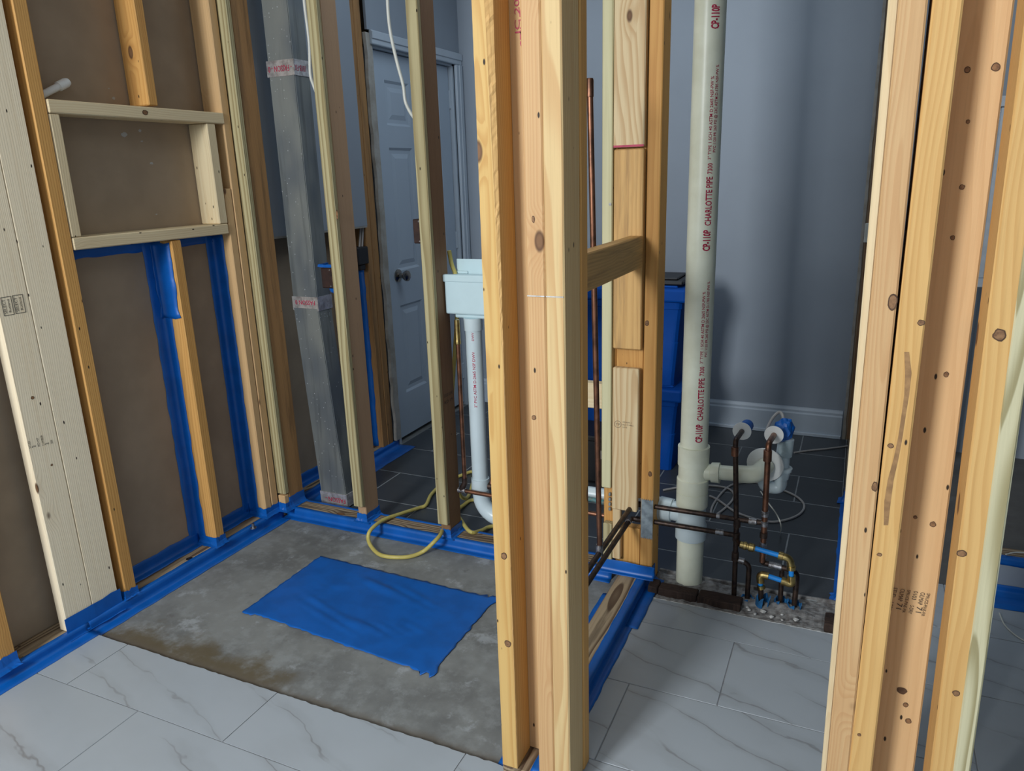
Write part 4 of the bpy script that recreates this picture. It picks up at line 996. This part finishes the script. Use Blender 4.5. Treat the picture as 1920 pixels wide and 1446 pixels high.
hot = thing('copper_line', 'dark copper line, upper crossing pipe and right riser', 'pipe', (-0.19, YP, 0.01))
H0 = V((-0.622, 1.423, 0.290)); H1 = V((-0.622, YP+0.004, 0.290)); ht = P5(1120, 290, YP)
xh = ht.x
el('pipe', [H0, H1, V((-0.23, YP, ht.z-0.002)), V((xh, YP, ht.z))], r, M['copperd'], hot, 0.018)
lathe('elbow_fitting', (-0.605, YP+0.004, 0.290), (1, 0, 0), [(0, 0.0105), (0.022, 0.0105)], M['copperd'], hot, 14)
lathe('solder_joint', (xh-0.048, YP, ht.z-0.001), (1, 0, 0), [(0, 0.0095), (0.001, 0.0118), (0.024, 0.0118), (0.026, 0.0095)], M['solder'], hot, 14)
lathe('solder_joint', (-0.345, YP, ht.z-0.002), (1, 0, 0), [(0, 0.0095), (0.012, 0.0098)], M['solder'], hot, 14)
h1 = pt(1441, 832, Y=YP); d2p = pt(1451, 816, Y=2.395)
hl = P5(1110, 490, YP)
el('riser', [V((xh+0.001, YP, hl.z-0.06)), V((xh, YP, ht.z)), V((h1.x, YP, h1.z)), d2p + (d2p-h1)*0.25], r*1.08, M['copper'], hot, 0.02)
lathe('elbow_fitting', (h1.x, YP, h1.z-0.058), (-0.02, 0, 1), [(0, 0.0100), (0.001, 0.0126), (0.036, 0.0126), (0.037, 0.010)], M['copper'], hot, 16)
for dz, mm in ((0.022, 'solder'), (-0.012, 'solder'), (-0.052, 'copperd'), (-0.085, 'solder')): lathe('fitting', (xh, YP, ht.z+dz), (0, 0, 1), [(0, 0.0095), (0.001, 0.0120), (0.018, 0.0120), (0.019, 0.0095)], M[mm], hot, 14)
esc(d2p, (0, 1, 0), hot)
g0 = P5(1110, 590, YP+0.012); g1 = P5(1112, 650, YP+0.012); g2 = P5(1420, 705, YP+0.012); 
el('branch', [V((xh+0.001, YP, hl.z-0.055)), V((xh+0.002, YP+0.012, g1.z)), V((g2.x, YP+0.012, g1.z-0.010)), V((g2.x-0.002, YP+0.008, 0.003))], r*1.05, M['copperd'], hot, 0.025)
lathe('fitting', (g0.x, YP+0.010, g1.z+0.018), (0, 0, 1), [(0, 0.0095), (0.001, 0.0118), (0.014, 0.0118), (0.015, 0.0095)], M['solder'], hot, 14)
g3 = P5(1280, 690, YP+0.012)
tube('branch', [V((g3.x, YP+0.012, g1.z-0.008)), V((g3.x+0.002, YP+0.010, 0.003))], r*0.95, M['copperd'], hot, 12)
lathe('fitting', (xh+0.02, YP+0.012, g1.z-0.002), (1, 0, -0.08), [(0, 0.0095), (0.001, 0.0115), (0.040, 0.0115), (0.041, 0.009)], M['solder'], hot, 14)
sleeve((g2.x-0.002, YP+0.008), 0.030, 0.018, 0.5, hot); sleeve((g3.x+0.002, YP+0.010), 0.034, 0.017, 0.8, hot, (0.1, 0))

# riser with soldered cap in the centre partition
ra_ = thing('copper_riser', 'capped copper riser standing in the centre partition bay', 'pipe', (-0.622, 1.918, 0.29))
RX, RY = -0.6225, 1.915
tube('pipe', [(RX+0.001, RY, 0.292), (-0.6495, 1.915, 1.592)], 0.0080, M['copper'], ra_, 14)
lathe('cap', (-0.6492, 1.915, 1.560), (0, 0, 1), [(0, 0.0080), (0.001, 0.0096), (0.040, 0.0096), (0.045, 0.008), (0.046, 0.002)], M['copper'], ra_, 14)
lathe('tee', (RX, RY, 0.283), (0, 0, 1), [(0, 0.0110), (0.028, 0.0110), (0.034, 0.0098)], M['solder'], ra_, 14)

# copper lines of the back partition
cb = thing('copper_line', 'copper riser with brass end beside the white standpipe', 'pipe', (-1.28, 2.29, 0.23))
YC = 2.292
cz_ = pt(900, 925, Y=YC).z
ce = pt(1125, 963, Y=YC)
tube('riser', [(-1.276, YC, 0.262), (-1.275, YC, 0.815)], 0.0082, M['copper'], cb, 14)
lathe('brass_end', (-1.275, YC, 0.800), (0, 0, 1), [(0, 0.0085), (0.002, 0.0110), (0.012, 0.0110), (0.016, 0.0098), (0.060, 0.0105), (0.090, 0.0095)], M['brass'], cb, 16)
el('elbow_fitting', [(-1.276, YC, 0.285), (-1.276, YC, 0.262), (-1.290, YC, 0.243), (-1.290, YC, 0.225)], 0.0108, M['copperd'], cb, 0.016)
tube('crossing_pipe', [(-1.300, YC, cz_), (-0.70, YC-0.012, ce.z)], 0.0082, M['copper'], cb, 14)
lathe('fitting', (-1.305, YC, cz_), (1, 0, 0), [(0, 0.0108), (0.030, 0.0108), (0.031, 0.009)], M['solder'], cb, 14)
cc2 = thing('copper_line', 'verdigris stained copper pipe in front of the white drain arm', 'pipe', (-0.9, 2.29, 0.28))
ct = pt(1118, 937, Y=YC)
tube('crossing_pipe', [(-1.150, YC, ct.z+0.002), (-0.775, YC-0.004, ct.z), (-0.692, YC-0.012, ct.z-0.004)], 0.0085, M['copperg'], cc2, 14)
tube('riser', fillet([(-1.100, YC, ct.z+0.002), (-1.168, YC, ct.z-0.006), (-1.150, YC+0.02, 0.35), (-1.148, YC+0.02, 0.86)], 0.015), 0.0082, M['copper'], cc2, 14)
lathe('elbow_fitting', (-1.178, YC, ct.z-0.012), (1, 0, 0), [(0, 0.008), (0.002, 0.0130), (0.026, 0.0125), (0.028, 0.009)], M['copperd'], cc2, 14)
bm = bmesh.new()
for k in range(4): add_box(bm, -0.702, -0.694, 2.2555, 2.2685, 0.262+0.018*k, 0.274+0.018*k, 0.002)
tag(obj('pipe_strap', bm, M['zinc']), 'perforated zinc strap clamping the copper pipes to the corner stud', 'strap')

# blocking seen between centre post and corner post
tag(lumber('block', -1.02, -0.724, 2.262, 2.300, 0.622, 0.708, W['white'], 'X'), 'pale block across the partition bay in front of the blue bins', 'block')
stud('stud of the back partition hidden behind the centre post', -1.062, -1.022, 2.262, 2.351, PZ, ZT, W['tan'])

# ------------------------------------------------------------------ trench under the removed plate
bm = bmesh.new(); nx, ny = 60, 22; g = []
for j in range(ny+1):
    r_ = []
    for i in range(nx+1):
        x = -0.545 + 0.60*i/nx; y = 2.188 + 0.175*j/ny
        z = 0.004 + 0.010*max(0, noise.noise(V((x*16, y*16, 2)))) + 0.005*noise.noise(V((x*60, y*60, 5))) + 0.014*math.exp(-(((x+0.16)/0.09)**2 + ((y-2.27)/0.035)**2))
        if j in (0, ny): z = 0.0012
        r_.append(bm.verts.new((x, y+noise.noise(V((x*40, j, 0)))*0.003, max(z, 0.0012))))
    g.append(r_)
for j in range(ny):
    for i in range(nx): bm.faces.new((g[j][i], g[j][i+1], g[j+1][i+1], g[j+1][i]))
o = obj('mortar_rubble', bm, M['rubble']); md = o.modifiers.new('thickness', 'SOLIDIFY'); md.thickness = 0.002; md.offset = 1
tag(o, 'broken grey mortar in the gap where the floor plate was cut out', 'rubble', kind='stuff')
for k, (xa, xb, ya, yb, h_) in enumerate(((-0.548, -0.516, 2.206, 2.262, 0.034), (-0.513, -0.386, 2.207, 2.252, 0.033), (-0.383, -0.246, 2.204, 2.262, 0.030), (0.003, 0.062, 2.192, 2.262, 0.034))):
    bm = bmesh.new(); add_box(bm, xa, xb, ya, yb, 0.001, h_, 0.003)
    bmesh.ops.subdivide_edges(bm, edges=bm.edges, cuts=3, use_grid_fill=True)
    for v in bm.verts: v.co += noise.noise_vector(v.co*70)*0.0022
    tag(obj('rotten_wood', bm, W['dirt']), ('small black lump of rotten plate at the foot of the orange corner stud', 'black length of rotten plate in front of the drain stack', 'black length of rotten plate with a pale smear, right of the drain stack', 'black lump of rotten plate beside the right post')[k], 'wood')
bm = bmesh.new(); rows = []
for i in range(61):
    x = -0.55 + 0.61*i/60; j = noise.noise(V((x*30, 3, 0)))*0.003; k = noise.noise(V((x*55, 8, 0)))*0.003
    rows.append([bm.verts.new((x, 2.180+j, 0.0105)), bm.verts.new((x, 2.187+k, 0.0085+0.3*k)), bm.verts.new((x, 2.189+k, 0.0012))])
for i in range(60):
    for k in range(2): bm.faces.new((rows[i][k], rows[i+1][k], rows[i+1][k+1], rows[i][k+1]))
o = obj('grout_edge', bm, M['chip'], floor_o); md = o.modifiers.new('thickness', 'SOLIDIFY'); md.thickness = 0.0015
bm = bmesh.new(); add_box(bm, -0.545, 0.05, 2.362, 2.372, 0.001, 0.016, 0.002)
bmesh.ops.subdivide_edges(bm, edges=bm.edges, cuts=12, use_grid_fill=True)
for v in bm.verts: v.co += noise.noise_vector(v.co*40)*0.003
obj('ragged_edge', bm, M['rubble'], floor_o)
for k in range(9):
    x, y = random.uniform(-0.24, 0.04), random.uniform(2.195, 2.235); s_ = random.uniform(0.004, 0.010)
    bm = bmesh.new(); bmesh.ops.create_icosphere(bm, subdivisions=1, radius=s_)
    for v in bm.verts: v.co = v.co*(1+0.4*noise.noise(v.co*300+V((k, 0, 0)))); v.co.z *= 0.6
    bmesh.ops.translate(bm, verts=bm.verts, vec=(x, y, 0.012+s_*0.4))
    tag(obj('mortar_crumb', bm, M['chip']), 'pale mortar crumb lying in the gap by the copper stubs', 'rubble', 'mortar crumbs in the gap')

# ------------------------------------------------------------------ hose, cables, boxes
def H(x, y, z): return pt(620+x/4.253, 740+y/4.253, Z=z)
hp = [pt(842, 470, Y=2.375), pt(846, 492, Y=2.38), pt(858, 560, Y=2.39), V((-1.40, 2.43, 0.45)), V((-1.43, 2.50, 0.14)), V((-1.47, 2.66, 0.020)), H(1140, 625, 0.017), H(1040, 645, 0.017), H(935, 690, 0.017), H(870, 730, 0.017), H(800, 800, 0.017), H(760, 880, 0.018), H(700, 905, 0.020), H(560, 950, 0.040), H(420, 1000, 0.056), H(320, 1080, 0.052), H(300, 1150, 0.026), H(330, 1220, 0.010), H(400, 1280, 0.009), H(520, 1298, 0.009), H(640, 1290, 0.009), H(740, 1250, 0.018), H(820, 1180, 0.055), H(880, 1110, 0.066), H(905, 1030, 0.060), H(940, 975, 0.045), H(1050, 890, 0.020), H(1150, 840, 0.017), V((-1.27, 2.62, 0.017)), V((-1.13, 2.54, 0.017)), H(1290, 1050, 0.017), H(1200, 1085, 0.03), H(1110, 1092, 0.052), V((-1.385, 2.42, 0.05))]
tag(tube('garden_hose', catmull(hp, 7), 0.0078, M['hose'], None, 12), 'yellow hose looping over the back plate onto the concrete', 'hose')

c1 = [pt(567, -40, Y=2.30), pt(572, 15, Y=2.30), pt(580, 80, Y=2.30), pt(582, 138, Y=2.30), pt(588, 160, Y=2.30), pt(597, 182, Y=2.30), pt(606, 200, Y=2.30)]
tag(tube('electric_cable', catmull(c1), 0.0058, M['cable'], None, 10), 'white electric cable hanging beside the treated strip near the duct', 'cable')
c2_ = [pt(727, -40, Y=2.31), pt(727, 10, Y=2.31), pt(732, 60, Y=2.31), pt(744, 115, Y=2.31), pt(756, 160, Y=2.31), pt(760, 190, Y=2.31), pt(770, 212, Y=2.31), pt(781, 226, Y=2.31), pt(791, 238, Y=2.31)]
tag(tube('electric_cable', catmull(c2_), 0.0056, M['cable'], None, 10), 'white electric cable curving across the door view into the dark stud', 'cable')
cbn = ((-2.172, ((628, -30), (640, 60), (655, 100), (660, 160), (664, 232), (672, 300), (678, 380), (674, 463))),
       (-2.166, ((632, -30), (648, 60), (657, 100), (660, 170), (668, 240), (674, 320), (681, 385), (679, 463))),
       (-2.180, ((622, -30), (632, 50), (642, 90), (650, 150), (655, 232), (666, 300), (677, 380), (684, 463))),
       (-2.176, ((625, -30), (636, 50), (648, 100), (655, 160), (661, 240), (671, 320), (684, 390), (687, 463))))
for k, (X_, pp) in enumerate(cbn):
    tag(tube('electric_cable', catmull([pt(a, b, X=X_) for a, b in pp]), 0.0050, M['cableg'], None, 8), ('grey cable of the bundle above the black box, leftmost at the box', 'grey cable of the bundle above the black box, second at the box', 'grey cable of the bundle above the black box, third at the box', 'grey cable of the bundle above the black box, rightmost at the box')[k], 'cable', 'cables above the black box')
jb = thing('junction_box', 'black plastic junction box on the far stud below the cable bundle', 'junction box', (-2.18, 2.99, 0.95))
box('box_body', -2.215, -2.140, 2.928, 3.012, 0.990, 1.072, M['black'], jb, 0.004)
box('clamp', -2.200, -2.150, 2.950, 2.995, 0.962, 0.990, M['black'], jb, 0.004)
stud('brown stud behind the black junction box near the door', -2.241, -2.152, 3.020, 3.062, PZ, ZT, W['old'])
stud('brown trimmer stud against the door opening', -2.241, -2.150, 3.063, 3.112, PZ, ZT, W['old'])
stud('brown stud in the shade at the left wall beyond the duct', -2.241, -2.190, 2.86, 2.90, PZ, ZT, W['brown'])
stud('dark floor plate of the left wall beyond the back partition', -2.241, -2.150, 2.365, 3.112, 0.001, PZ, W['plate'], 'floor plate', 'floor_plate', 'Y')
strip('painter_tape', (0, 2.37, 0), (0, 3.16, 0), [(-2.045, 0, 0.0095), (-2.1475, 0, 0.0105), (-2.1485, 0, PZ+0.001), (-2.165, 0, PZ+0.0015)], T, 'blue tape along the left wall plate near the door', 40, seed=14, jit=0.006)
strip('painter_tape', (0, 2.37, 0), (0, 3.01, 0), [(-2.205, 0, PZ+0.001), (-2.2405, 0, PZ+0.002), (-2.2425, 0, 0.085)], T, 'blue tape where drywall meets plate behind the duct', 30, seed=15, jit=0.006)
strip('painter_tape', (0, 0, 0.96), (0, 0, 0.045), [(-2.2415, 2.962, 0), (-2.2415, 3.015, 0), (-2.18, 3.0185, 0)], T, 'blue tape hanging down below the black junction box', 40, seed=16, jit=0.006)

def rusty(label, x0, x1, y0, y1, z0, z1, face):
    t_ = thing('outlet_box', label, 'outlet box', ((x0+x1)/2, y0, z0))
    bm = bmesh.new(); fs = add_box(bm, x0, x1, y0, y1, z0, z1, 0.003)
    obj('box_body', bm, M['rust'], t_)
    for zz in (z0+0.008, z1-0.008): lathe('screw', ((x0+x1)/2, y0-0.001, zz), (0, -1, 0), [(0, 0.004), (0.002, 0.003)], M['solder'], t_, 8)
    for zz in (z0+0.25*(z1-z0), z0+0.7*(z1-z0)): lathe('knockout', ((x0+x1)/2, y0-0.0006, zz), (0, -1, 0), [(0, 0.009), (0.001, 0.009)], M['rust'], t_, 12)
    return t_
rusty('rusty metal outlet box on the dark stud in front of the door', -1.428, -1.3755, 2.285, 2.345, 1.156, 1.240, 0)
rb2 = rusty('rusty metal outlet box beside the duct with blue tape on it', -1.850, -1.7618, 2.285, 2.340, 0.985, 1.062, 0)
collar('tape_wrap', -1.852, -1.765, 2.284, 2.340, 1.063, 1.075, T, 'blue tape on top of the rusty outlet box by the duct', sides='LF', flare=0.004, seed=17)
bm = bmesh.new(); bmesh.ops.create_icosphere(bm, subdivisions=2, radius=1)
for v in bm.verts: v.co = V((v.co.x*0.034, v.co.y*0.02, v.co.z*0.014))*(1+0.3*noise.noise(v.co*2.4)) + V((-1.80, 2.31, 0.976))
obj('tape_piece', bm, T, rb2, label='crumpled blue tape under the box')

# capped pipe through the left wall above the framed opening
ve = thing('vent_stub', 'short white capped pipe running behind the tall orange stud', 'pipe', (-2.215, 1.55, 1.63))
a_, b_ = pt(28, 204, X=-2.222), pt(128, 153, X=-2.215)
tube('pipe', [a_, b_], 0.0105, M['cap'], ve, 18)
lathe('cap', a_+(b_-a_)*0.80, b_-a_, [(0, 0.0107), (0.001, 0.0140), (0.030, 0.0140), (0.037, 0.0115), (0.040, 0.004)], M['cap'], ve, 18)
lathe('cap', a_, a_-b_, [(0, 0.0107), (0.001, 0.0140), (0.030, 0.0140), (0.034, 0.011)], M['cap'], ve, 18)
# torn specks of white on the brown drywall
for (x, y, s_) in ((232, 252, 0.014), (262, 245, 0.007), (266, 265, 0.005), (284, 306, 0.008), (213, 184, 0.008), (293, 402, 0.005), (204, 166, 0.003)):
    p = pt(x, y, X=-2.243); bm = bmesh.new(); n = 9
    vs = [bm.verts.new((p.x+0.0006, p.y+s_*(0.6+0.5*random.random())*math.cos(2*math.pi*k/n), p.z+s_*0.7*(0.5+0.6*random.random())*math.sin(2*math.pi*k/n))) for k in range(n)]
    bm.faces.new(vs); o = obj('torn_speck', bm, M['speck'], bpy.data.objects['wall_left']); o.modifiers.new('thickness', 'SOLIDIFY').thickness = 0.0008
# anchor bolts in the left plate
for (px_, py_, lbl) in ((475, 990, 'short anchor bolt in the left plate near the corner'), (355, 1048, 'anchor washer in the left plate below the drywall')):
    p = pt(px_, py_, Z=PZ); tag(lathe('anchor_bolt', (p.x, p.y, PZ-0.001), (0, 0, 1), [(0, 0.013), (0.003, 0.013), (0.0035, 0.006), (0.020, 0.006)] if px_ == 475 else [(0, 0.012), (0.002, 0.012), (0.0022, 0.006), (0.004, 0.006)], M['solder'] if px_ == 475 else M['black'], None, 12), lbl, 'bolt')
# screws in the strips
for (x, y, par) in ((1144, 383, 'furring_strip.003'),):
    p = pt(x, y, Y=2.2395); lathe('screw', p, (0, -1, 0), [(0, 0.0045), (0.0015, 0.0045), (0.0018, 0.002)], M['chip'], bpy.data.objects[par], 10)

# ------------------------------------------------------------------ utility room contents
def tote(label, cx, cy, z0, w0, w1, d0, d1, h, group):
    t_ = thing('storage_bin', label, 'storage bin', (cx, cy, z0), group)
    bm = bmesh.new(); lv = [(0, 0), (0.03, 0.0), (h*0.45, 0.45), (h*0.46, 0.40), (h*0.80, 0.80), (h*0.805, 0.92), (h*0.92, 0.98), (h*0.925, 1.0), (h, 1.0)]; rings = []
    for z, f in lv:
        hw, hd = (w0+(w1-w0)*f)/2, (d0+(d1-d0)*f)/2; c = 0.03; rr = []
        for sx, sy in ((-1, -1), (1, -1), (1, 1), (-1, 1)):
            for k in range(4):
                a = {(-1, -1): math.pi, (1, -1): 1.5*math.pi, (1, 1): 0, (-1, 1): 0.5*math.pi}[(sx, sy)] + k*math.pi/6
                rr.append(bm.verts.new((cx+sx*(hw-c)+c*math.cos(a), cy+sy*(hd-c)+c*math.sin(a), z0+z)))
        rings.append(rr)
    for a, b in zip(rings, rings[1:]):
        for k in range(16): bm.faces.new((a[k], a[(k+1) % 16], b[(k+1) % 16], b[k]))
    bm.faces.new(rings[0][::-1]); bm.faces.new(rings[-1]); bmesh.ops.recalc_face_normals(bm, faces=bm.faces)
    smooth_by_angle(obj('tub', bm, M['bin'], t_), 0.5)
    for k in range(3): box('rib', cx-w0*0.36+k*w0*0.30, cx-w0*0.36+k*w0*0.30+0.012, cy-d1/2-0.001, cy-d0/2+0.004, z0+0.06, z0+h*0.4, M['bin'], t_, 0.003)
    bm = bmesh.new(); add_box(bm, cx-w1/2-0.016, cx+w1/2+0.016, cy-d1/2-0.016, cy+d1/2+0.016, z0+h-0.055, z0+h+0.004, 0.010, 2); add_box(bm, cx-w1/2+0.03, cx+w1/2-0.03, cy-d1/2+0.03, cy+d1/2-0.03, z0+h, z0+h+0.012, 0.006)
    obj('lid', bm, M['bin'], t_)
    return t_
tote('blue lidded storage bin standing on the dark tiles, lower of the stack', -0.985, 3.46, 0.009, 0.54, 0.60, 0.34, 0.40, 0.405, 'stacked blue bins')
tote('blue lidded storage bin on top of the other, upper of the stack', -0.99, 3.46, 0.427, 0.55, 0.62, 0.34, 0.40, 0.445, 'stacked blue bins')
bm = bmesh.new(); add_box(bm, -0.90, -0.69, 3.30, 3.56, 0.885, 0.905, 0.006); add_box(bm, -0.87, -0.72, 3.33, 3.53, 0.905, 0.915, 0.004)
tag(obj('black_tray', bm, M['black']), 'flat black tray lying on top of the blue bins', 'tray')
bk = thing('black_crate', 'black plastic crate on the floor in front of the blue bins', 'crate', (-1.02, 3.10, 0.009))
bm = bmesh.new(); add_box(bm, -1.18, -0.86, 3.02, 3.22, 0.010, 0.235, 0.012, 2); obj('crate_body', bm, M['black'], bk)
bm = bmesh.new(); add_box(bm, -1.19, -0.85, 3.01, 3.23, 0.215, 0.240, 0.006); obj('rim', bm, M['black'], bk)
lathe('latch_ring', (-0.975, 3.019, 0.155), (0, -1, 0), [(0, 0.020), (0.004, 0.020), (0.0041, 0.012), (0.0015, 0.012)], M['cableg'], bk, 16)
strip('painter_tape', (-2.09, 0, 0), (-1.62, 0, 0), [(0, 4.0285, 0.700), (0, 4.0285, 0.655)], T, 'blue tape band across the far wall behind the outlet box', 24, seed=18)

# clear hose and cable coils on the dark tiles
def fl_(x, y): return pt(1220+x/5.0526, 740+y/5.0526, Z=0.013)
cl = [fl_(120, 905), fl_(400, 860), fl_(700, 880), fl_(790, 960), fl_(700, 1080), fl_(580, 1150), fl_(600, 1030), fl_(760, 860), fl_(1000, 830), fl_(1250, 905), fl_(1400, 980), fl_(1455, 1060), fl_(1400, 1140), fl_(1250, 1195), fl_(1080, 1200), fl_(820, 1120), fl_(640, 1000), fl_(560, 960)]
tag(tube('vinyl_tube', catmull(cl, 6), 0.0048, M['cableg'], None, 8), 'grey tube coiled loosely on the dark tiles behind the drain stack', 'hose')
cl2 = [fl_(1360, 550), fl_(1500, 530), fl_(1700, 510), fl_(1890, 485)]
tag(tube('vinyl_tube', catmull(cl2, 6), 0.0045, M['cableg'], None, 8), 'grey tube lying across the dark tiles by the baseboard', 'hose')
cl3 = [P4(1100, 330, 2.47), P4(1150, 230, 2.50), P4(1215, 168, 2.52), P4(1250, 200, 2.50), P4(1262, 300, 2.47)]
tag(tube('vinyl_tube', catmull(cl3, 6), 0.0050, M['cableg'], None, 10), 'grey tube arching up behind the blue taped trap', 'hose')
cl4 = [P4(1040, 915, 2.40), P4(1110, 1020, 2.38), P4(1190, 1130, 2.38), P4(1235, 1240, 2.38), pt(1463, 1004, Z=0.012)]
tag(tube('thin_wire', catmull(cl4, 6), 0.0022, M['cable'], None, 6), 'thin pale wire dangling between the copper risers', 'wire')
cl5 = [fl_(215, 620), fl_(262, 520), fl_(270, 430), fl_(262, 380), fl_(225, 350)]
tag(tube('thin_wire', catmull(cl5, 6), 0.0035, M['cableg'], None, 6), 'grey cable on the floor beside the blue bins', 'wire')

# partition between the utility room and the room at the right
stud('floor plate of the partition right of the grey wall, taped blue', 0.036, 0.124, 2.36, 4.02, 0.001, PZ, W['plate'], 'floor plate', 'floor_plate', 'Y')
strip('painter_tape', (0, 2.39, 0), (0, 3.24, 0), [(0.022, 0, 0.0095), (0.0345, 0, 0.010), (0.0352, 0, PZ+0.001), (0.060, 0, PZ+0.0015)], T, 'blue tape on the plate edge right of the grey wall', 40, seed=19, jit=0.005)
collar('tape_wrap', 0.034, 0.075, 2.385, 2.425, 0.010, 0.05, T, 'flared blue tape at the near end of the plate by the right post', sides='LF', seed=20)
collar('tape_wrap', 0.034, 0.075, 3.20, 3.24, 0.010, 0.060, T, 'flared blue tape at the far end of the plate by the right post', sides='LF', seed=21)
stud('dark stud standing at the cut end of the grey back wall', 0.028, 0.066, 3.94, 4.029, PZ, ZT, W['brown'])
bm = bmesh.new(); n = 60; rows = []
for i in range(n+1):
    z = ZT*i/n; j = noise.noise(V((z*12, 1, 4)))*0.005
    rows.append([bm.verts.new(p) for p in ((0.006, 4.024, z), (0.006, 4.029, z), (0.020+j, 4.029, z), (0.020+j, 4.024, z))])
for i in range(n):
    for k in range(4): bm.faces.new((rows[i][k], rows[i][(k+1) % 4], rows[i+1][(k+1) % 4], rows[i+1][k]))
bm.faces.new(rows[0]); bm.faces.new(rows[-1]); bmesh.ops.recalc_face_normals(bm, faces=bm.faces)
struct(obj('trim_drywall_edge', bm, M['gyps']))
p = pt(1626, 437, Y=3.93)
cw = thing('wall_clip', 'small white plastic clip on the dark stud at the wall end', 'clip', (p.x, 3.935, p.z))
box('clip_body', p.x-0.012, p.x+0.010, 3.925, 3.940, p.z-0.045, p.z+0.045, M['cable'], cw, 0.003)
box('clip_arm', p.x+0.008, p.x+0.026, 3.928, 3.936, p.z-0.02, p.z-0.008, M['cable'], cw, 0.002)

# room at the right: low board, plate, taped
struct(box('wall_stub', 0.42, 1.58, 2.632, 2.648, 0.0, 0.132, M['paint']))
stud('taped floor plate lying behind the low grey board in the right room', 0.42, 1.58, 2.70, 2.79, 0.06, 0.098, W['plate'], 'floor plate', 'floor_plate', 'X')
stud('plate under the taped plate in the right room', 0.42, 1.58, 2.70, 2.79, 0.001, 0.059, W['old'], 'floor plate', 'floor_plate', 'X')
strip('painter_tape', (0.42, 0, 0), (1.57, 0, 0), [(0, 2.52, 0.0112), (0, 2.6285, 0.0115), (0, 2.6300, 0.038)], T, 'blue tape on the tiles in front of the low grey board', 40, seed=22)
strip('painter_tape', (0.42, 0, 0), (1.57, 0, 0), [(0, 2.6305, 0.108), (0, 2.6308, 0.134), (0, 2.650, 0.135), (0, 2.690, 0.100)], T, 'blue tape over the top of the low grey board', 40, seed=23)
strip('painter_tape', (0.42, 0, 0), (1.57, 0, 0), [(0, 2.6985, 0.05), (0, 2.6990, 0.1), (0, 2.712, 0.1)], T, 'blue tape on the near edge of the plate in the right room', 30, seed=24)
tag(tube('thin_wire', catmull([pt(1886, 1040, Z=0.14), pt(1905, 1036, Z=0.14), pt(1940, 1038, Z=0.14)]), 0.0022, M['cable'], None, 6), 'thin white wire lying on the blue tape in the right room', 'wire')
tag(tube('thin_wire', catmull([pt(1874, 1150, Z=0.013), pt(1884, 1172, Z=0.013), pt(1905, 1192, Z=0.013), pt(1935, 1210, Z=0.013)]), 0.0022, M['cable'], None, 6), 'thin white wire curving on the grey tiles at the right edge', 'wire')
# metal framed glass panel seen through the gap
gp = thing('glass_door', 'metal framed glass panel leaning far back, seen through the stud gap', 'glass door', (0.53, 3.70, 0.01))
for x_ in (0.405, 0.470, 0.640): box('frame_post', x_, x_+0.022, 3.69, 3.72, 0.9, 1.58, M['alu'], gp, 0.003)
box('frame_rail', 0.40, 0.665, 3.685, 3.725, 1.58, 1.625, M['alu'], gp, 0.003)
box('frame_rail', 0.40, 0.665, 3.685, 3.725, 0.86, 0.90, M['alu'], gp, 0.003)
t = NT('glass_pale'); t.fin((0.30, 0.42, 0.55), 0.08); t.b.inputs['Transmission Weight'].default_value = 0.6
box('pane', 0.42, 0.65, 3.700, 3.706, 0.9, 1.58, t.m, gp)
box('support_leg', 0.41, 0.44, 3.69, 3.72, 0.001, 0.86, M['black'], gp, 0.003)
box('support_leg', 0.62, 0.65, 3.69, 3.72, 0.001, 0.86, M['black'], gp, 0.003)
